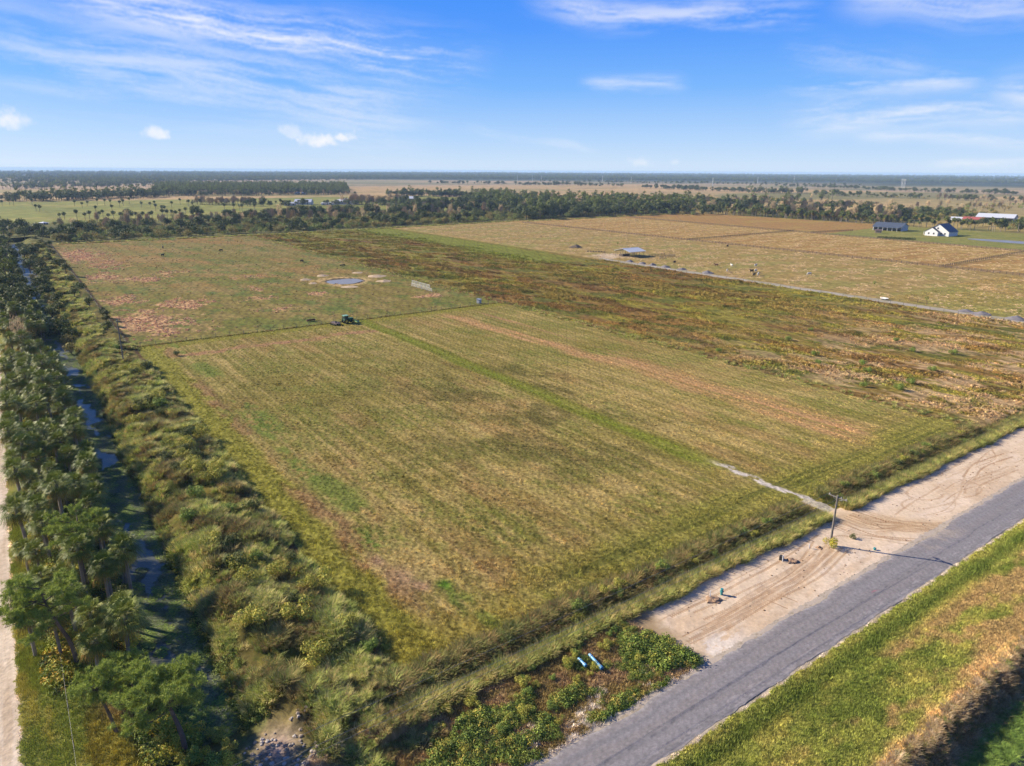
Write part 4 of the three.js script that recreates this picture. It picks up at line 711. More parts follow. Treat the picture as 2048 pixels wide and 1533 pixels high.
// green pasture with scattered palms
{ const r = rng(707); for (const [u, v] of [[171, 441], [180, 440], [155, 441], [200, 436], [207, 437], [218, 440], [228, 438], [242, 441], [263, 440], [272, 440], [287, 438], [300, 437], [305, 437], [326, 436], [335, 437], [345, 436], [352, 436], [120, 441], [130, 440], [65, 412], [150, 413], [165, 416], [175, 412], [73, 424], [80, 424], [192, 424], [225, 425], [245, 408], [247, 412], [259, 408], [283, 415], [301, 415], [310, 415], [312, 422], [325, 424], [330, 425], [344, 416], [361, 410], [372, 428], [378, 415], [195, 411], [210, 412], [222, 413], [240, 415], [20, 412], [28, 412], [5, 413], [450, 424], [468, 422], [480, 424], [485, 425], [510, 424], [360, 432], [385, 414], [400, 413]]) { const [w, s] = G(u, v); plant('palm', w, s, 0.95 + 0.3 * r(), 'lone # standing in the distant green pasture', 'palms dotted over the green pasture'); } }
plant('oak', ...G(256, 437), 1.4, 'round dark oak among the palms of the green pasture'); plant('oak', ...G(395, 442), 1.5, 'broad dark oak at the edge of the green pasture');
groveAlong(16, px([375, 442], [480, 438], [600, 433], [720, 430]), 46, 22, ['oak', 'oak', 'palm'], 0.95, '# in the dark row at the near side of the green pasture', 'dark row near the green pasture');
groveAlong(17, px([395, 409], [430, 410], [520, 408]), 90, 26, ['bare'], 1.0, 'bare grey tree in the leafless clump on the green pasture', 'leafless clump on the pasture');
groveAlong(18, px([700, 409], [745, 410], [795, 407]), 100, 30, ['bare'], 1.25, 'bare grey tree in the leafless clump by the white houses', 'leafless clump by the houses');
groveAlong(19, px([490, 413], [560, 412], [640, 411], [730, 412]), 60, 22, ['palm', 'oak', 'palm'], 0.9, '# around the white-roofed houses', 'trees around the houses');
groveAlong(20, px([800, 412], [900, 412], [1050, 408]), 220, 60, ['oak', 'oak', 'palm', 'bushy'], 1.2);
groveAlong(21, px([780, 392], [900, 394], [1050, 398], [1100, 400]), 260, 40, ['oak', 'palm', 'pine', 'oak'], 1.2, '# in the long row at the edge of the prairie', 'row along the prairie edge');
groveAlong(22, px([1000, 402], [1200, 405], [1320, 408], [1400, 410]), 380, 120, ['oak', 'pine', 'bare', 'oak'], 1.2);
groveIn(23, px([310, 392], [700, 389], [690, 375], [400, 372], [310, 378]), 2600, ['pine', 'pine', 'oak'], 1.2);
groveAlong(24, px([320, 391], [520, 392], [700, 389]), 110, 25, ['oak', 'pine', 'bare'], 1.0, '# at the front of the distant pine wood', 'front of the distant pine wood');
groveAlong(25, px([0, 403], [60, 402], [150, 399], [260, 396], [290, 393]), 420, 90, ['oak', 'oak', 'pine'], 1.3);
groveAlong(26, px([180, 396], [300, 394], [420, 394]), 40, 60, ['palm', 'oak'], 1.1);
groveAlong(27, px([180, 374], [260, 371], [300, 373]), 60, 90, ['oak', 'palm'], 1.1);
groveAlong(28, px([0, 377], [90, 374], [150, 371]), 160, 220, ['oak', 'pine'], 1.1);
// prairie: island rows of palms and oaks
groveAlong(29, px([1035, 369], [1130, 371], [1250, 374]), 130, 60, ['palm', 'palm', 'oak'], 1.25);
groveAlong(30, px([1285, 377], [1330, 378], [1440, 383], [1520, 385]), 130, 50, ['oak', 'palm', 'oak'], 1.25);
groveAlong(31, px([1500, 386], [1580, 387], [1620, 388]), 60, 40, ['oak', 'pine'], 1.2);
groveAlong(32, px([1640, 390], [1720, 394], [1870, 399]), 90, 40, ['palm', 'palm', 'oak', 'bushy'], 1.15);
groveAlong(33, px([1570, 372], [1700, 376], [1850, 383], [2048, 388]), 320, 70, ['oak', 'palm', 'oak'], 1.2);
groveAlong(34, px([1880, 400], [1960, 402], [2048, 404]), 50, 40, ['oak', 'palm', 'bare'], 1.1);
groveAlong(35, px([1440, 412], [1520, 406], [1640, 402]), 90, 70, ['oak', 'bare', 'pine'], 1.1);
groveAlong(36, px([860, 366], [960, 367], [1010, 368]), 60, 60, ['palm', 'oak'], 1.2);
groveIn(37, [[930, 330], [1000, 330], [1400, 420], [1350, 470], [940, 480]], 90, ['bushy', 'bushy', 'bare'], 1.0);
// horizon woods
for (const [k, a, b, n, d, sc] of [[40, [0, 363], [640, 358], 2600, 700, 1.35], [41, [0, 356], [1000, 355], 5000, 1400, 1.5], [42, [640, 355.5], [1300, 358.5], 4200, 900, 1.5], [43, [1200, 358.5], [2048, 366], 4200, 600, 1.4], [44, [900, 351], [2048, 359.5], 9000, 2200, 1.8], [45, [0, 350], [1000, 350], 9000, 2600, 1.8], [48, [0, 347.5], [1024, 348], 6000, 3000, 2.0], [49, [1024, 348], [2048, 355], 6000, 3000, 2.0], [46, [120, 368], [330, 366], 260, 300, 1.2], [47, [1100, 363], [1700, 371], 160, 200, 1.2]]) groveAlong(k, px(a, b), n, d, ['oak', 'pine', 'oak'], sc);
{
  const eye = camera.position, count = {}, rest = {}, r = rng(808);
  queue.sort((a, b) => Math.hypot(a[1] - eye.x, a[2] + eye.z) / a[3] - Math.hypot(b[1] - eye.x, b[2] + eye.z) / b[3]);
  for (const [kind, w, s, sc, label, group] of queue) {
    const K = KINDS[kind], v = (r() * K.shapes.length) | 0, key = kind + v, turn = r() * 6.28, n = count[kind] = (count[kind] ?? 0);
    const y = s < 580 && w < 290 ? height(w, s) : s < 2000 && s > -48 && w < 2000 && w > -40 || (w < 2600 && s < 580) ? 0 : -2.6;
    if (label && n < LIMITS[kind]) {
      count[kind]++;
      if (!roots[key]) { const o = roots[key] = thing(K.name, w, s, y, turn, label, K.cat, group); o.scale.setScalar(sc); part(o, 'trunk', K.shapes[v].trunk, barkMat); part(o, 'crown', K.shapes[v].crown, K.mat); }
      else { const o = dup(roots[key], w, s, y, turn, sc, label); if (group) o.userData.group = group; else delete o.userData.group; }
    } else (rest[key] ??= []).push([w, s, y, sc, turn, ...[0.8 + 0.45 * r()].flatMap((q) => [q * (0.94 + 0.14 * r()), q, q * 0.97])]);
  }
  for (const key of Object.keys(rest)) {
    const kind = key.slice(0, -1), K = KINDS[kind], S = K.shapes[+key.slice(-1)];
    scatter('distant_woods', mergeGeometries([S.trunk, S.crown]), K.mat, rest[key], 'distant woods and tree rows fading into the haze', 'woods');
  }
}

// ---------------------------------------------------------------- built things
const M = { wood: std([136, 118, 98], { roughness: 0.95 }), greyWood: std([140, 132, 122], { roughness: 0.95 }), steel: std([176, 180, 184], { roughness: 0.45, metalness: 0.5 }), dark: std([40, 42, 44]), black: std([28, 28, 30], { roughness: 0.6 }), white: std([244, 244, 244], { roughness: 0.7 }), offWhite: std([226, 226, 222]), roofDark: std([84, 94, 108], { roughness: 0.6 }), roofPale: std([226, 230, 234], { roughness: 0.5 }), roofGrey: std([186, 190, 196], { roughness: 0.5, metalness: 0.2 }), green: std([46, 112, 62], { roughness: 0.4 }), greenPale: std([150, 200, 164], { roughness: 0.45 }), yellow: std([222, 196, 60], { roughness: 0.5 }), rubber: std([34, 34, 36], { roughness: 0.9 }), rust: std([122, 84, 62], { roughness: 0.9 }), brownMetal: std([112, 92, 86], { roughness: 0.7 }), glass: new THREE.MeshPhysicalMaterial({ color: 0x303840, roughness: 0.08, specularIntensity: 1 }), pane: new THREE.MeshPhysicalMaterial({ color: 0x20262c, roughness: 0.1 }), blue: std([96, 176, 224], { roughness: 0.4 }), teal: std([64, 160, 160], { roughness: 0.45 }), gravel: std([134, 128, 130], { roughness: 1 }), soil: std([104, 88, 74], { roughness: 1 }), soilPale: std([176, 142, 112], { roughness: 1 }), sandM: std([206, 178, 140], { roughness: 1 }), red: std([186, 92, 82]), brick: std([150, 110, 92]), fence: std([96, 82, 74], { roughness: 0.95 }), wire: std([150, 150, 148], { roughness: 0.5, metalness: 0.5 }), ceramic: std([210, 206, 198], { roughness: 0.4 }), tan: std([196, 170, 140]) };
const boxGeo = new THREE.BoxGeometry(1, 1, 1);
// power pole beside the road with crossarm, and its conductors
{
  const o = thing('power_pole', 69.1, -5.1, 0, 0, 'grey wooden power pole with crossarm on the sand beside the road', 'power pole');
  part(o, 'pole', cyl(0.17, 0.11, 8.1, 0, -0.4, 0, 12), M.greyWood);
  part(o, 'crossarm', bx(0.12, 0.12, 2.7, 0.1, 7.35, 0), M.greyWood);
  part(o, 'brace', merge([bar([0.12, 6.8, 0], [0.12, 7.3, 0.8], 0.025), bar([0.12, 6.8, 0], [0.12, 7.3, -0.8], 0.025)]), M.steel);
  for (const z of [-1.2, 0.5, 1.2]) part(o, 'insulator', cyl(0.07, 0.05, 0.22, 0.1, 7.41, z, 8), M.ceramic);
  [-1.2, 0.5, 1.2].forEach((z, k) => { const pts = []; for (let q = 0; q <= 30; q++) { const t = q / 30; pts.push(V3(lerp(69.2, -46, t), 7.63 - 4.2 * t * (1 - t) * 0.55, 5.1 + z)); } top('power_line', new THREE.TubeGeometry(new THREE.CatmullRomCurve3(pts), 60, 0.014, 5), M.wire, ['inner thin power line over the bottom edge nearest the mown field', 'middle thin power line over the bottom edge', 'outer thin power line over the bottom edge nearest the road'][k], 'power line', 'power lines along the road'); });
  const p2 = thing('power_pole', 2.1, 152.5, height(2, 152.5), 0, 'tall thin wooden pole in the brush at the mown field corner', 'power pole');
  part(p2, 'pole', cyl(0.18, 0.11, 11.6, 0, -0.4, 0, 12), M.greyWood); part(p2, 'ground_wire', bar([0.15, 0, 0.05], [0.12, 10.6, 0.05], 0.012), M.wire); part(p2, 'cap', cyl(0.13, 0.1, 0.08, 0, 11.2, 0, 10), M.steel);
}
// wire fences: posts one by one, strands as parts
function wireFence(pts, step, label, postH = 1.25) {
  const r = rng(900 + pts[0][0] | 0), a = pts[0], b = pts[1], L = Math.hypot(b[0] - a[0], b[1] - a[1]), n = Math.round(L / step), o = thing('wire_fence', a[0], a[1], 0, 0, label, 'fence'), g = cyl(0.075, 0.06, postH + 0.3, 0, -0.3, 0, 6);
  for (let k = 0; k <= n; k++) { const t = k / n, p = part(o, 'post', g, M.greyWood); p.position.set((b[0] - a[0]) * t, height(lerp(a[0], b[0], t), lerp(a[1], b[1], t)), -(b[1] - a[1]) * t); p.rotation.set((r() - 0.5) * 0.1, r(), (r() - 0.5) * 0.1); p.scale.y = 0.9 + 0.25 * r(); }
  for (let k = 0; k < 4; k++) part(o, 'wire', bar([0, 0.3 + k * 0.27, 0], [b[0] - a[0], 0.3 + k * 0.27, -(b[1] - a[1])], 0.008, 4), M.wire);
}
wireFence([[5, 175.3], [136, 175.3]], 4.2, 'wire fence with weathered posts between mown field and paddock');
wireFence([[265.4, 22], [265.4, 262]], 5, 'wire fence with thin posts along the gravel lane');
wireFence([[6.4, 180], [6.4, 515]], 5, 'wire fence along the tree-lined side of the paddock');
{ const o = thing('wire_fence', -20.4, 8, 0, 0, 'single strand fence along the dirt road grass', 'fence'), g = cyl(0.05, 0.045, 1.3, 0, -0.2, 0, 6); for (let k = 0; k < 7; k++) part(o, 'post', g, M.greyWood).position.set(0, 0, -k * 6); part(o, 'wire', bar([0, 1.0, 0], [0, 1.0, -36], 0.012, 4), M.wire); }
function boardFence(a, b, label, group) {
  const L = Math.hypot(b[0] - a[0], b[1] - a[1]), n = Math.round(L / 3), o = thing('board_fence', a[0], a[1], 0, Math.atan2(b[1] - a[1], b[0] - a[0]), label, 'fence', group), g = bx(0.2, 1.5, 0.2, 0, 0.7, 0);
  for (let k = 0; k <= n; k++) part(o, 'post', g, M.fence).position.set(L * k / n, 0, 0);
  for (const y of [0.45, 0.85, 1.25]) part(o, 'rail', bx(L, 0.16, 0.05, L / 2, y, 0.13), M.fence);
}
boardFence([407, 528], [401, 40], 'long dark board fence across the tan pasture, nearer of the two');
boardFence([560, 530], [540, 235], 'dark board fence behind the long pasture fence, far half'); boardFence([540, 234], [531, 90], 'dark board fence in front of the farmhouse lawn');
boardFence([402, 129], [530, 134], 'cross fence joining the two long board fences near the house pond'); boardFence([404, 312], [551, 318], 'cross fence joining the long board fences behind the cattle');
boardFence([548, 300], [600, 292], 'board fence leading to the white barn');
// hedge by the lawn
{ const r = rng(33), T = new Tri(), lobes = []; for (let k = 0; k < 16; k++) lobes.push([0.6 * r(), 0.9, k * 1.7, 1.0, 1.0, 1.2]); leafCloud(T, r, lobes, 1500, 0.28, GREENS.oak); const o = thing('hedge', 549, 242, 0, 0.28, 'clipped dark hedge along the farmhouse lawn fence', 'hedge'); part(o, 'foliage', T.geo(), leafMat); }
// gable building: walls, roof, doors, windows. x across the ridge, z along it
function gable(o, W, L, eave, ridge, wallM, roofM, over = 0.5, openSide) {
  const sh = new THREE.Shape([[-W / 2, 0], [W / 2, 0], [W / 2, eave], [0, ridge], [-W / 2, eave]].map((p) => new THREE.Vector2(...p)));
  if (!openSide) { const g = new THREE.ExtrudeGeometry(sh, { depth: L, bevelEnabled: false }); g.translate(0, 0, -L / 2); part(o, 'walls', g, wallM); }
  const sl = Math.hypot(W / 2, ridge - eave), an = Math.atan2(ridge - eave, W / 2), ext = sl + over;
  const roof = part(o, 'roof', merge([1, -1].map((k) => bx(ext, 0.14, L + over * 2, k * (ext / 2) * Math.cos(an), ridge + 0.12 - (ext / 2) * Math.sin(an), 0, 0, 0, -k * an))), roofM);
  part(roof, 'ridge_cap', bx(0.5, 0.1, L + over * 2 + 0.04, 0, ridge + 0.17, 0), roofM);
  return roof;
}
// barn open along its -x side: gable ends, back wall, roof on posts
function openBarn(o, W, L, eave, ridge, wallM, roofM, bays) {
  const sh = new THREE.Shape([[-W / 2, 0], [W / 2, 0], [W / 2, eave], [0, ridge], [-W / 2, eave]].map((p) => new THREE.Vector2(...p)));
  for (const z of [-L / 2, L / 2 - 0.2]) { const g = new THREE.ExtrudeGeometry(sh, { depth: 0.2, bevelEnabled: false }); g.translate(0, 0, z); part(o, 'gable_wall', g, wallM); }
  part(o, 'back_wall', bx(0.2, eave, L - 0.42, W / 2 - 0.12, eave / 2, 0), wallM); part(o, 'fascia', bx(0.16, 0.9, L - 0.42, -W / 2 + 0.1, eave - 0.45, 0), wallM);
  for (let k = 1; k < bays; k++) part(o, 'bay_post', bx(0.3, eave - 0.9, 0.3, -W / 2 + 0.2, (eave - 0.9) / 2, L * (k / bays - 0.5)), wallM);
  gable(o, W, L, eave, ridge, null, roofM, 0.7, true);
}
const wind = (o, x, y, z, w, h, ry) => { const f = part(o, 'window', bx(w + 0.2, h + 0.2, 0.08), M.white); f.position.set(x, y, z); f.rotation.y = ry; part(f, 'pane', bx(w, h, 0.06, 0, 0, 0.03), M.pane); };
const door = (o, x, y, z, w, h, ry, m = M.dark) => { const d = part(o, 'door', bx(w, h, 0.1), m); d.position.set(x, y, z); d.rotation.y = ry; part(d, 'handle', bx(0.08, 0.2, 0.1, w * 0.4, 0, 0.06), M.steel); };
{
  // farmhouse: two gables facing the pastures
  const o = thing('farmhouse', 621, 226, 0, Math.PI / 2, 'white farmhouse with twin gables and dark roof behind the pastures', 'house');
  gable(o, 17, 16, 3.6, 9.6, M.white, M.roofDark, 0.6);
  const g2 = new THREE.ExtrudeGeometry(new THREE.Shape([[-5, 0], [5, 0], [5, 3.4], [0, 6.6], [-5, 3.4]].map((p) => new THREE.Vector2(...p))), { depth: 4, bevelEnabled: false }); g2.translate(3.5, 0, -11.9); part(o, 'wing', g2, M.white);
  const an = Math.atan2(3.2, 5); part(o, 'wing_roof', merge([1, -1].map((k) => bx(6.4, 0.14, 4.4, 3.5 + k * 3.2 * Math.cos(an), 6.75 - 3.2 * Math.sin(an), -10, 0, 0, -k * an))), M.roofDark);
  for (const [x, y] of [[-5.5, 2], [-2.6, 2], [0.5, 6.2]]) wind(o, x, y, -8.05, 1.2, 1.3, Math.PI); for (const x of [1.5, 5.5]) wind(o, x, 2, -11.95, 1.2, 1.4, Math.PI);
  for (const z of [-5, 0, 5]) wind(o, 8.55, 2, z, 1.4, 1.5, Math.PI / 2); door(o, 8.56, 1.2, 2.4, 1.2, 2.3, Math.PI / 2);
  const porch = part(o, 'porch_roof', bx(4, 0.16, 14, 10.4, 3.1, 0.5, 0, 0, -0.12), M.roofDark); for (const z of [-6, -2, 2, 6]) part(porch, 'post', bx(0.24, 3, 0.24, 12, 1.45, z), M.white);
  part(o, 'porch_floor', bx(4, 0.3, 14, 10.5, 0.15, 0.5), M.tan);
}
{
  const o = thing('barn', 640, 279, 0, 0.12, 'long white barn with grey-blue roof and open bays', 'barn');
  openBarn(o, 17, 24, 3.6, 6.6, M.white, M.roofDark, 5); part(o, 'lean_to_roof', bx(4.5, 0.14, 23, -10.6, 3.2, 0, 0, 0, 0.14), M.roofDark); for (let k = 0; k < 6; k++) part(o, 'post', bx(0.25, 3, 0.25, -12.6, 1.5, -10 + k * 4), M.white);
  door(o, 0, 2, 12.06, 5, 3.8, 0, M.offWhite); wind(o, -6, 2, 12.06, 1, 1, 0); wind(o, 6, 2, 12.06, 1, 1, 0);
  const sh = thing('lawn_shed', 598, 268, 0, 0.5, 'small brown-roofed shed on the lawn beside the barn', 'shed'); gable(sh, 4, 5, 2.1, 3.1, M.tan, M.brownMetal, 0.4); door(sh, 0, 1, 2.55, 1, 2, 0);
  const d = thing('pond_shed', 632, 165, 0, 0.3, 'small dark shed beside the palms behind the house pond', 'shed'); gable(d, 7, 9, 2.6, 4.4, M.dark, M.roofDark, 0.6); door(d, 0, 1.1, 4.56, 1.2, 2.2, 0, M.greyWood);
}
// open cattle shelter in the pasture
{
  const o = thing('cattle_shelter', 293, 261, 0, Math.PI / 2, 'open pole shelter with pale metal roof in the pasture', 'shelter');
  gable(o, 13, 13, 3.3, 4.9, null, M.roofPale, 0.4, true);
  for (const x of [-6, 0, 6]) for (const z of [-6, -2, 2, 6]) part(o, 'post', cyl(0.13, 0.12, x ? 3.3 : 4.7, x, 0, z, 8), M.greyWood);
  for (const x of [-6, 6]) part(o, 'beam', bx(0.15, 0.25, 12.6, x, 3.2, 0), M.greyWood);
  for (const y of [0.5, 0.9, 1.3]) part(o, 'pen_rail', merge([bx(0.08, 0.12, 12, 2, y, 0), bx(8, 0.12, 0.08, 4, y, 6), bx(8, 0.12, 0.08, 4, y, -6)]), M.wood);
  part(o, 'hay_rack', merge([bx(2.2, 1, 7, 3.6, 0.5, -1), bx(2.6, 0.15, 7.2, 3.6, 1.05, -1)]), M.wood);
  const p = thing('stock_pen', 306, 247, 0, 0.1, 'stock pen of weathered rails next to the open shelter', 'pen');
  for (let k = 0; k < 6; k++) for (const z of [-4, 4]) part(p, 'post', bx(0.16, 1.6, 0.16, -7 + k * 3, 0.8, z), M.wood); for (const y of [0.5, 0.95, 1.4]) for (const z of [-4, 4]) part(p, 'rail', bx(15.2, 0.14, 0.06, 0.5, y, z * 1.03), M.wood); for (const y of [0.5, 0.95, 1.4]) part(p, 'end_rail', bx(0.06, 0.14, 8, 8.15, y, 0), M.wood);
  const rr = rng(66), lump = (R, H, seed) => { const g = new THREE.SphereGeometry(1, 22, 12, 0, 6.283, 0, 1.5708), P = g.attributes.position; for (let i = 0; i < P.count; i++) { const x = P.getX(i), y = P.getY(i), z = P.getZ(i), q = 1 + (fr(x * 1.3 + seed, z * 1.3 + y) - 0.5) * 0.5, d = Math.hypot(x, z); P.setXYZ(i, x * R * q, H * Math.pow(1 - Math.min(1, d), 0.9) * q - 0.05, z * R * q); } g.computeVertexNormals(); return g; };
  const PILES = [[1258, 524], [1283, 528], [1303, 531], [1329, 535], [1362, 540], [1413, 547], [1929, 623], [1961, 629], [2030, 639]], pl = ['grey gravel pile right in front of the open shelter', 'grey gravel pile second along the lane from the shelter', 'grey gravel pile third along the lane from the shelter', 'grey gravel pile fourth along the lane from the shelter', 'grey gravel pile fifth along the lane from the shelter', 'largest grey gravel pile on the lane near the cattle', 'low grey gravel pile first of three at the near lane end', 'wide grey gravel pile middle of three at the near lane end', 'grey gravel pile beside the sapling at the near lane end'];
  PILES.forEach(([u, v], k) => { const [w, s] = G(u, v); const m = top('gravel_pile', lump([2.2, 2.4, 2.2, 2.6, 2.8, 3.2, 2.6, 3.4, 3.2][k], [1.3, 1.2, 1.2, 1.3, 1.2, 1.3, 0.8, 1.1, 1.4][k], k * 3), M.gravel, pl[k], 'gravel pile', 'gravel piles along the lane'); m.position.set(w + 0.8, 0, -s); });
  const dm = top('brush_pile', lump(4.5, 2.0, 50), M.soil, 'dark heap of dug soil left of the open shelter', 'heap'); dm.position.set(...(([w, s]) => [w, 0, -s])(G(1152, 495)));
  const MO = [[610, 560, 3, 0.7], [645, 552, 3.6, 0.8], [715, 546, 3, 0.6], [752, 553, 5, 0.9], [768, 563, 3.6, 0.9], [626, 567, 2.2, 0.6], [700, 574, 4.2, 0.5]], ml = ['sand mound at the left end of the small pond', 'sand mound behind the small pond', 'low sand mound behind the right end of the small pond', 'long sand mound to the right of the small pond', 'sand mound with dark top right of the small pond', 'little sand mound at the near left of the small pond', 'low sand bank on the near shore of the small pond'];
  MO.forEach(([u, v, R, H], k) => { const [w, s] = G(u, v); const m = top('sand_mound', lump(R, H, 70 + k * 5), M.sandM, ml[k], 'sand mound', 'sand mounds round the pond'); m.position.set(w, height(w, s) - 0.05, -s); });
  // row of small soil heaps near the shelter
  for (let k = 0; k < 7; k++) { const t = top('soil_heap', lump(0.9, 0.8, 90 + k), M.soil, 'small dark soil heap in the row beside the open shelter', 'heap', 'soil heaps in a row by the shelter'); const [w, s] = G(1176 + k * 5.4, 503.5 + k * 0.25); t.position.set(w, 0, -s); }
}
// small saplings with cages in the pasture
{ const sap = (u, v, label) => { const [w, s] = G(u, v), o = thing('sapling', w, s, 0, 1, label, 'sapling'), T = new Tri(), S = new Tri(), r = rng(u); leafCloud(T, r, [[0, 2.2, 0, 0.7, 0.9, 0.7], [0.3, 1.6, 0.2, 0.5, 0.5, 0.5]], 130, 0.16, GREENS.willow); limb(S, [0, -0.2, 0], [0.05, 2.2, 0], 0.05, 0.03, ca(110, 96, 80), 5); part(o, 'stem', S.geo(), barkMat); part(o, 'leaves', T.geo(), leafMat); };
  sap(1748, 574, 'small sapling alone in the open pasture'); sap(1852, 607, 'sapling beside the gravel lane near the pipe frame'); sap(2037, 634, 'sapling beside the last gravel pile at the near lane end'); sap(1235, 492, 'small sapling behind the row of soil heaps');
  const [w, s] = G(1835, 606), o = thing('pipe_gate', w, s, 0, 1.35, 'brown pipe gate frame beside the gravel lane', 'gate'); for (const x of [-4, 0, 4]) part(o, 'post', cyl(0.09, 0.09, 1.7, x, 0, 0, 8), M.rust); for (const y of [0.5, 1, 1.5]) part(o, 'rail', bar([-4, y, 0], [4, y, 0], 0.05), M.rust);
  const [a, b] = G(1768, 600), v = thing('trailer', a, b, 0, 1.3, 'small white flat trailer parked on the gravel lane', 'trailer'); v.scale.setScalar(0.8); part(v, 'deck', bx(3.6, 0.25, 1.8, 0, 0.75, 0), M.white); for (const x of [-0.5, 0.5]) for (const z of [-0.95, 0.95]) { const wh = part(v, 'wheel', new THREE.CylinderGeometry(0.36, 0.36, 0.22, 16).rotateX(Math.PI / 2).translate(x * 0.9, 0.36, z), M.rubber); part(wh, 'rim', new THREE.CylinderGeometry(0.18, 0.18, 0.24, 12).rotateX(Math.PI / 2).translate(x * 0.9, 0.36, z), M.steel); } part(v, 'drawbar', bar([1.8, 0.7, 0], [3, 0.5, 0], 0.05), M.dark); part(v, 'side_rail', merge([bx(3.6, 0.3, 0.06, 0, 1.02, 0.87), bx(3.6, 0.3, 0.06, 0, 1.02, -0.87)]), M.offWhite); }
// tractor with front loader, and the rotary mower behind it
{
  const wheel = (o, x, z, R, W) => { const t = part(o, 'wheel', new THREE.TorusGeometry(R * 0.76, R * 0.25, 10, 24).scale(1, 1, W / (R * 0.5)).translate(x, R, z), M.rubber); part(t, 'rim', new THREE.CylinderGeometry(R * 0.54, R * 0.54, W * 0.6, 18).rotateX(Math.PI / 2).translate(x, R, z), M.yellow); };
  const o = thing('tractor', 72.4, 172.4, 0, 0.08, 'green tractor with cab and front loader at the wire fence', 'tractor');
  part(o, 'hood', merge([bx(1.9, 0.75, 0.85, 1.0, 1.35, 0), bx(1.9, 0.3, 0.6, 1.0, 0.85, 0)]), M.green); part(o, 'chassis', bx(3.4, 0.35, 0.6, 0.2, 0.75, 0), M.dark);
  const cab = part(o, 'cab', merge([bx(1.5, 0.3, 1.5, -0.75, 1.25, 0), ...[[-1.45, -0.7], [-1.45, 0.7], [-0.05, -0.7], [-0.05, 0.7]].map(([x, z]) => bx(0.1, 1.3, 0.1, x, 1.95, z))]), M.green); part(cab, 'glass', bx(1.36, 1.1, 1.36, -0.75, 1.95, 0), M.glass); part(cab, 'roof', bx(1.7, 0.22, 1.7, -0.75, 2.7, 0), M.greenPale); part(cab, 'seat', bx(0.4, 0.6, 0.5, -0.95, 1.6, 0), M.black);
  for (const z of [-0.95, 0.95]) { wheel(o, -0.9, z, 0.85, 0.45); wheel(o, 1.5, z * 0.9, 0.55, 0.32); part(o, 'fender', bx(1.3, 0.12, 0.5, -0.9, 1.72, z), M.green); }
  part(o, 'exhaust', cyl(0.05, 0.05, 0.9, 0.6, 1.7, 0.35, 8), M.dark);
  const arm = part(o, 'loader', merge([-0.75, 0.75].flatMap((z) => [bar([0.2, 1.6, z], [2.2, 1.3, z], 0.08), bar([2.2, 1.3, z], [3.1, 0.45, z], 0.08), bar([0.2, 0.8, z], [0.2, 1.6, z], 0.09)])), M.green);
  part(arm, 'bucket', merge([bx(0.06, 0.65, 2.1, 3.1, 0.42, 0, 0, 0, 0.25), bx(0.75, 0.06, 2.1, 3.45, 0.1, 0), bx(0.7, 0.5, 0.05, 3.4, 0.35, 1.03), bx(0.7, 0.5, 0.05, 3.4, 0.35, -1.03)]), M.greenPale);
  part(o, 'headlight', bx(0.05, 0.14, 0.6, 1.97, 1.45, 0), M.white);
  const m = thing('rotary_mower', 68.2, 172.2, 0, 0.08, 'brown rotary mower hitched behind the green tractor', 'mower');
  part(m, 'deck', merge([bx(1.9, 0.3, 2.6, -0.1, 0.55, 0), cyl(0.4, 0.35, 0.25, -0.1, 0.7, 0, 12)]), M.brownMetal); for (const z of [-1.7, 1.7]) part(m, 'wing', bx(1.7, 0.25, 1.0, -0.15, 0.6, z, 0, z > 0 ? -0.15 : 0.15), M.brownMetal);
  part(m, 'drawbar', merge([bar([0.8, 0.6, 0.4], [2.4, 0.55, 0], 0.06), bar([0.8, 0.6, -0.4], [2.4, 0.55, 0], 0.06)]), M.brownMetal); for (const z of [-1.4, -0.5, 0.5, 1.4]) wheel(m, -1.35, z, 0.3, 0.2); part(m, 'gearbox', bx(0.5, 0.35, 0.4, -0.1, 1.05, 0), M.dark); part(m, 'hitch_rod', bar([-0.1, 1.1, 0], [1.2, 0.75, 0], 0.04), M.steel);
}
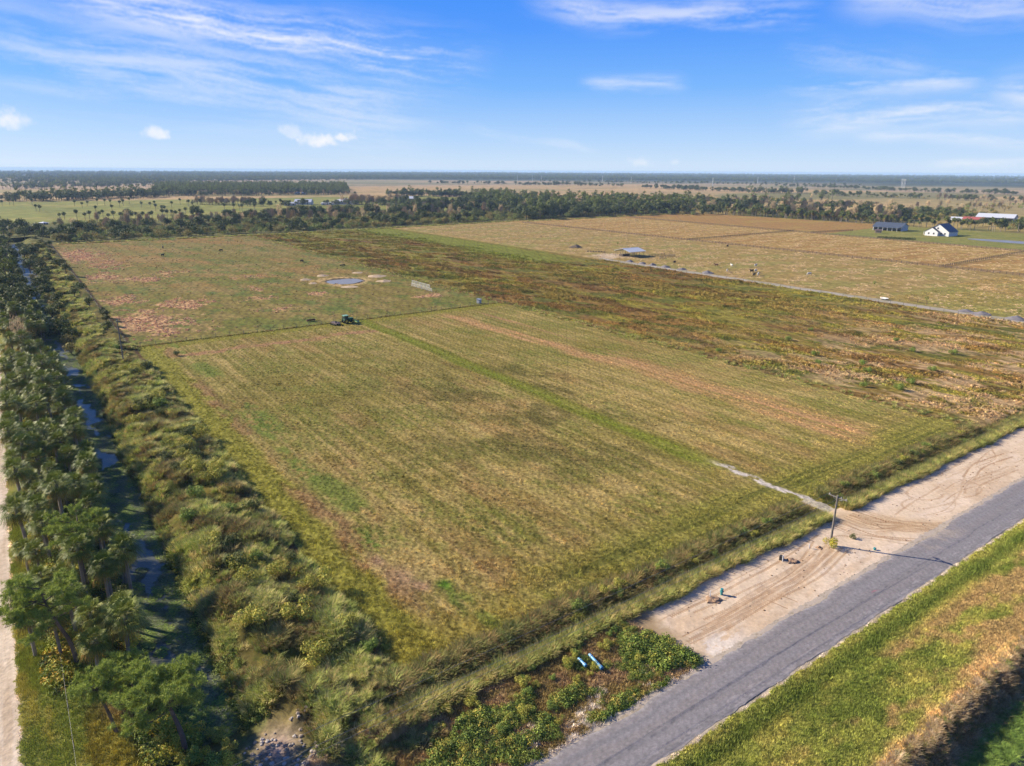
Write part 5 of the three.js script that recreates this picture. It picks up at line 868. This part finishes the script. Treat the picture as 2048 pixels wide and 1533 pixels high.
// troughs and panels in the paddock
{
  const trough = (u, v, L, turn, m, label) => { const [w, s] = G(u, v), o = thing('feed_trough', w, s, height(w, s), turn, label, 'trough'); part(o, 'basin', merge([bx(L, 0.08, 0.7, 0, 0.3, 0), bx(L, 0.4, 0.07, 0, 0.5, 0.36), bx(L, 0.4, 0.07, 0, 0.5, -0.36), bx(0.07, 0.4, 0.7, L / 2, 0.5, 0), bx(0.07, 0.4, 0.7, -L / 2, 0.5, 0)]), m); for (const x of [-L * 0.42, L * 0.42]) for (const z of [-0.3, 0.3]) part(o, 'leg', bx(0.1, 0.32, 0.1, x, 0.14, z), m); };
  trough(622, 643, 3.0, 0.1, M.rust, 'rusty feed trough in the paddock behind the wire fence'); trough(685, 532, 3.2, 0.3, M.dark, 'dark feed trough in the paddock behind the pond');
  const panel = (w, s, L, label) => { const o = thing('cattle_barrier', w, s, 0, Math.PI / 2, label, 'barrier'); for (let k = 0; k <= 4; k++) part(o, 'post', cyl(0.07, 0.07, 1.7, L * (k / 4 - 0.5), -0.1, 0, 8), M.steel); for (const y of [0.5, 1.0, 1.5]) part(o, 'rail', bar([-L / 2, y, 0], [L / 2, y, 0], y > 1.2 ? 0.08 : 0.06), y > 1.2 ? M.offWhite : M.steel); };
  panel(127, 221, 19, 'pale pipe cattle panel at the side of the paddock'); panel(131, 229, 17, 'grey pipe cattle panel behind the pale one in the paddock');
  const o = thing('mineral_feeder', 129.5, 178.6, 0, 0.5, 'white box feeder with dark opening at the paddock corner', 'feeder'); part(o, 'box', merge([bx(1.6, 0.12, 1.3, 0, 0.15, 0), bx(0.1, 1.5, 1.3, -0.75, 0.85, 0), bx(1.6, 1.5, 0.1, 0, 0.85, 0.6), bx(0.1, 1.5, 1.3, 0.75, 0.85, 0)]), M.offWhite); part(o, 'roof', bx(2, 0.1, 1.7, 0, 1.68, 0, 0, 0.12), M.roofGrey); part(o, 'tub', bx(1.2, 0.5, 0.7, 0, 0.5, -0.1), M.black);
}
// roadside works: blue pipes, stubs, dug holes
{
  const lying = (u0, v0, u1, v1, R, label) => { const a = G(u0, v0, 0.4), b = G(u1, v1, 0.4), L = Math.hypot(b[0] - a[0], b[1] - a[1]), o = thing('blue_pipe', (a[0] + b[0]) / 2, (a[1] + b[1]) / 2, 0.42, Math.atan2(b[1] - a[1], b[0] - a[0]), label, 'pipe'); const tube = new THREE.LatheGeometry([[R * 0.8, -L / 2], [R * 1.25, -L / 2], [R * 1.25, -L / 2 + 0.3], [R, -L / 2 + 0.38], [R, L / 2], [R * 0.8, L / 2], [R * 0.8, -L / 2]].map((p) => new THREE.Vector2(...p)), 20).rotateZ(Math.PI / 2); part(o, 'tube', tube, M.blue); for (const x of [0.3, L - 0.35]) part(o, 'collar', new THREE.TorusGeometry(R * 1.12, 0.035, 8, 20).rotateY(Math.PI / 2).translate(L / 2 - x, 0, 0), M.white); };
  lying(1157, 1318, 1172, 1333, 0.15, 'short blue pipe with white collar lying in green weeds'); lying(1179, 1310, 1204, 1338, 0.16, 'longer blue pipe lying in green weeds beside the short one');
  const lump = (w, s, R, H, label) => { const g = new THREE.SphereGeometry(R, 18, 9, 0, 6.283, 0, 1.5708), P = g.attributes.position; for (let i = 0; i < P.count; i++) { const q = 1 + (fr(P.getX(i) * 2.5 + w, P.getZ(i) * 2.5) - 0.5) * 0.9; P.setXYZ(i, P.getX(i) * q, P.getY(i) * H / R * q, P.getZ(i) * q); } g.computeVertexNormals(); const m = top('spoil_heap', g, M.soilPale, label, 'heap'); m.position.set(w, height(w, s) - 0.06, -s); };
  const post = (u, v, h, R, m, name, label, cat) => { const [w, s] = G(u, v), o = thing(name, w, s, height(w, s), 0, label, cat); part(o, 'shaft', cyl(R, R, h, 0, -0.1, 0, 12), m); part(o, 'cap', cyl(R * 1.25, R * 1.1, 0.09, 0, h - 0.1, 0, 12), m); part(o, 'flange', cyl(R * 1.5, R * 1.5, 0.06, 0, h * 0.5, 0, 12), m); };
  post(1420, 1196, 1.0, 0.05, M.white, 'marker_post', 'white marker post beside the teal pipe stub', 'post'); post(1443, 1190, 0.85, 0.16, M.teal, 'pipe_stub', 'teal pipe stub standing in dug earth by the sand', 'pipe stub'); post(1565, 1124, 0.9, 0.06, M.white, 'marker_post', 'white marker post beside the dug heap on the sand', 'post'); post(1618, 1098, 0.7, 0.05, M.white, 'marker_post', 'short white marker post near the power pole', 'post'); post(1749, 1101, 0.35, 0.14, M.teal, 'pipe_stub', 'low teal pipe stub on the tracked sand', 'pipe stub');
  lump(45.2, -4.2, 0.9, 0.25, 'dug earth heap around the teal pipe stub'); lump(61, -4.6, 0.7, 0.35, 'small spoil heap beside the marker post on the sand'); lump(67.2, -4.6, 0.5, 0.25, 'tiny spoil heap near the power pole');
  const bucket = thing('black_bucket', 60.2, -3.4, height(60, -3.4), 0.3, 'black box beside the dug heap at the ditch edge', 'box'); part(bucket, 'body', bx(0.6, 0.45, 0.45, 0, 0.22, 0), M.black); part(bucket, 'lid', bx(0.66, 0.06, 0.5, 0, 0.48, 0), M.dark);
  // rubble where the canal ends
  const r = rng(71), geos = [0, 1, 2].map((k) => { const g = new THREE.IcosahedronGeometry(1, 1), P = g.attributes.position, seen = new Map(), q = rng(k + 5); for (let i = 0; i < P.count; i++) { const key = [P.getX(i), P.getY(i), P.getZ(i)].map((v) => v.toFixed(3)).join(); if (!seen.has(key)) seen.set(key, 0.75 + 0.5 * q()); const f = seen.get(key); P.setXYZ(i, P.getX(i) * f, P.getY(i) * f * 0.6, P.getZ(i) * f); } g.computeVertexNormals(); return g; }), mats = [std([206, 194, 180], { roughness: 1 }), std([176, 158, 138], { roughness: 1 })];
  for (let k = 0; k < 90; k++) { const w = -8.4 + r() * 6.5, s = -1 + r() * 7; const m = top('rubble_stone', geos[k % 3], mats[k % 2], 'pale rubble stone on the bank at the canal end', 'stone', 'rubble stones at the canal end'); m.scale.setScalar(0.07 + 0.16 * r()); m.rotation.y = r() * 6; m.position.set(w, height(w, s) + 0.03, -s); }
}
// houses and sheds far off
{
  const hip = (o, W, L, eave, ridge, wallM, roofM, over = 0.9) => { part(o, 'walls', bx(W, eave, L, 0, eave / 2, 0), wallM); const a = W / 2 + over, b = L / 2 + over, k = Math.max(0, b - a), T = new Tri(), c = [1, 1, 1], e = eave - 0.1; T.q([-a, e, -b], [-a, e, b], [0, ridge, k], [0, ridge, -k], c); T.q([a, e, b], [a, e, -b], [0, ridge, -k], [0, ridge, k], c); T.t([-a, e, b], [a, e, b], [0, ridge, k], c); T.t([a, e, -b], [-a, e, -b], [0, ridge, -k], c); const g = T.geo(); g.deleteAttribute('color'); part(o, 'roof', g, roofM); };
  const house = (u, v, W, L, e, rd, turn, wm, rm, label, kind = 'hip') => { const [w, s] = G(u, v), o = thing('house', w, s, 0, turn, label, 'house'); if (kind === 'hip') hip(o, W, L, e, rd, wm, rm); else gable(o, W, L, e, rd, wm, rm, 0.6); for (const k of [-0.3, 0, 0.3]) { wind(o, -W / 2 - 0.05, e * 0.55, L * k, 1.6, 1.5, -Math.PI / 2); } wind(o, W * 0.25, e * 0.55, L / 2 + 0.05, 1.5, 1.5, 0); door(o, -W * 0.2, 1.1, L / 2 + 0.06, 1.3, 2.2, 0); return o; };
  house(608, 409, 18, 24, 3.6, 7.5, 1.0, M.offWhite, M.roofPale, 'large white-roofed house left of the leafless clump', 'gable'); house(580, 411, 10, 16, 3, 5, 1.2, M.white, M.roofPale, 'low white outbuilding at the left of the large house'); house(690, 408.5, 26, 34, 4, 8.5, 0.9, M.offWhite, M.roofPale, 'wide white hip-roofed house partly behind dark trees'); house(655, 410, 9, 18, 2.6, 4, 1.2, M.white, M.roofPale, 'low white shed between the two white-roofed houses'); house(822, 404, 20, 26, 4.4, 9, 0.9, M.tan, M.roofPale, 'tan house with white hip roof right of the leafless clump'); house(861, 405, 9, 12, 3, 5, 0.8, M.tan, M.roofGrey, 'small outbuilding right of the tan house');
  house(635, 386, 14, 18, 5, 9, 0.7, M.white, M.roofPale, 'white house at the edge of the distant pine wood'); house(600, 389, 10, 22, 3, 5, 1.1, M.roofGrey, M.roofGrey, 'grey shed at the edge of the distant pine wood');
  house(1246, 405, 12, 14, 4, 7, 0.7, M.white, M.roofPale, 'small pale house hidden in the wood behind the pastures'); house(1560, 414, 16, 26, 4, 7, 0.4, M.offWhite, M.roofGrey, 'grey-roofed house behind the palm row'); house(88, 450, 4.5, 6, 2, 2.8, 0.5, M.white, M.roofPale, 'small white shed among the trees past the canal end');
  const [w, s] = G(1992, 444), big = thing('metal_shed', w, s, 0, 0.15, 'large grey metal shed near the top of the palm row', 'shed'); openBarn(big, 20, 34, 5, 8.5, M.roofGrey, M.roofPale, 5); door(big, 0, 2.3, 17.06, 5, 4.4, 0);
  const [a, b] = G(1948, 444), red = thing('red_shed', a, b, 0, 0.15, 'low red-roofed shed beside the large metal shed', 'shed'); gable(red, 12, 20, 2.8, 5, M.tan, M.red, 0.5); door(red, 0, 1.2, 10.06, 3, 2.4, 0); const [c, d] = G(1922, 442), wh = thing('white_shed', c, d, 0, 0.15, 'low white shed left of the red shed', 'shed'); gable(wh, 9, 20, 2.6, 4, M.white, M.roofPale, 0.4); door(wh, 0, 1.1, 10.06, 2, 2.2, 0);
  // transmission structures crossing the prairie
  const PY = [[952, 357], [978, 357], [1035, 361], [1065, 362], [1083, 365], [1205, 362], [1262, 366], [1425, 371], [1515, 366], [1588, 363], [1803, 376], [1808, 376]];
  const g1 = cyl(0.7, 0.45, 30, 0, -0.3, 0, 8); let proto;
  PY.forEach(([u, v], k) => { const [w, s] = G(u, v, -1); const label = 'pale twin-pole transmission tower ' + ['far left of the prairie', 'beside the far left tower', 'left of the island tree row', 'nearer the island tree row', 'above the long palm island', 'at the horizon middle', 'behind the middle prairie', 'on the prairie beyond the palm row', 'small at the horizon behind the oaks', 'small at the horizon behind the row', 'tall over the right prairie row', 'paired with the tall right tower'][k]; const y = w < 2000 && s < 2000 ? 0 : -2.6;
    if (!proto) { proto = thing('transmission_tower', w, s, y, 0.9, label, 'tower', 'transmission towers on the prairie'); for (const x of [-3.5, 3.5]) part(proto, 'pole', g1, M.offWhite).position.x = x; part(proto, 'crossarm', bx(13, 0.7, 0.7, 0, 26, 0), M.offWhite); part(proto, 'brace', merge([bar([-3.5, 12, 0], [3.5, 20, 0], 0.2), bar([3.5, 12, 0], [-3.5, 20, 0], 0.2)]), M.offWhite); } else dup(proto, w, s, y, 0.9, k > 9 ? 1.1 : 1, label); });
}
// cattle
{
  const cowGeo = (graze) => {
    const bones = [[[-0.75, 1.08, 0], [0.55, 1.06, 0], 0.36, 0.34], [[-0.55, 0.98, 0], [0.35, 0.94, 0], 0.36, 0.37], graze ? [[0.6, 1.1, 0], [1.1, 0.62, 0], 0.24, 0.16] : [[0.6, 1.15, 0], [1.05, 1.4, 0], 0.24, 0.17], graze ? [[1.1, 0.6, 0], [1.28, 0.2, 0], 0.15, 0.09] : [[1.05, 1.42, 0], [1.45, 1.25, 0], 0.16, 0.1]];
    for (const [x, z] of [[0.5, 0.2], [0.5, -0.2], [-0.72, 0.2], [-0.72, -0.2]]) { bones.push([[x, 0.95, z], [x - (x < 0 ? 0.12 : 0), 0.5, z], 0.15, 0.085]); bones.push([[x - (x < 0 ? 0.12 : 0), 0.5, z], [x, 0.04, z], 0.075, 0.065]); }
    bones.push([[-1.05, 1.2, 0], [-1.12, 0.6, 0], 0.05, 0.035]); const hx = graze ? 1.08 : 1.05, hy = graze ? 0.68 : 1.5; for (const z of [1, -1]) bones.push([[hx, hy, z * 0.1], [hx - 0.06, hy + 0.02, z * 0.28], 0.06, 0.04]);
    const N = 56, mc = new MarchingCubes(N, new THREE.MeshStandardMaterial(), false, false, 60000); mc.isolation = 0; const S = 1.55;
    for (let z = 0; z < N; z++) for (let y = 0; y < N; y++) for (let x = 0; x < N; x++) {
      const p = [(x - N / 2) / (N / 2) * S + 0.15, (y - N / 2) / (N / 2) * S + 0.85, (z - N / 2) / (N / 2) * S]; let acc = 0;
      for (const [a, b, r0, r1] of bones) { const ab = b.map((v, i) => v - a[i]), ap = p.map((v, i) => v - a[i]), t = clamp((ap[0] * ab[0] + ap[1] * ab[1] + ap[2] * ab[2]) / (ab[0] ** 2 + ab[1] ** 2 + ab[2] ** 2)), d = Math.hypot(ap[0] - ab[0] * t, ap[1] - ab[1] * t, ap[2] - ab[2] * t) - lerp(r0, r1, t); acc += Math.exp(-d * 22); }
      mc.field[x + y * N + z * N * N] = Math.log(acc + 1e-9) / 22;
    }
    mc.update(); const n = mc.count, g = new THREE.BufferGeometry(); g.setAttribute('position', new THREE.Float32BufferAttribute(mc.positionArray.slice(0, n * 3), 3)); g.setAttribute('normal', new THREE.Float32BufferAttribute(mc.normalArray.slice(0, n * 3), 3)); g.scale(S, S, S); g.translate(0.15, 0.85, 0); return g;
  };
  const stand = cowGeo(false), graze = cowGeo(true), coat = { black: std([42, 38, 38]), white: std([232, 224, 212]), brown: std([120, 82, 60]) };
  [[1349, 527, 1, 'black', 'lone black cow grazing between shelter and gravel piles', 0.3], [1432, 533, 0, 'brown', 'brownish cow standing behind the largest gravel pile', 2], [1454, 544, 1, 'white', 'white cow grazing by the lane left of the herd', 0.6], [1463, 534, 0, 'white', 'white cow lying pale in the grass left of the herd', 1.2], [1503, 545, 0, 'black', 'black cow standing at the left of the herd', 2.9], [1511, 544.5, 1, 'white', 'white cow right beside the upper black cow', 0.2], [1508, 552.5, 1, 'black', 'black cow nearest the lane in the herd', 3.3], [1516, 551.5, 0, 'white', 'white cow beside the lane-side black cow', 0.5], [1511, 534, 0, 'white', 'white cow standing above the herd', 0.1], [1618, 551, 1, 'white', 'white cow grazing alone right of the herd', 2.6], [1455, 494, 1, 'black', 'distant dark cow near the long board fence', 0.2], [326, 513, 0, 'black', 'black cow in the far part of the brown paddock', 0.5], [442, 503, 1, 'black', 'black cow at the far right of the brown paddock', 2.5], [326, 497, 0, 'black', 'tiny black cow near the far end of the paddock', 1.5], [604, 525, 1, 'brown', 'brown cow grazing behind the pond mounds', 0.4]].forEach(([u, v, gr, c, label, turn]) => { const [w, s] = G(u, v); const m = top('cow', gr ? graze : stand, coat[c], label, 'cow', 'cattle'); m.position.set(w, height(w, s) + 0.02, -s); m.rotation.y = turn; m.scale.setScalar(1.05); });
}
renderer.render(scene, camera);
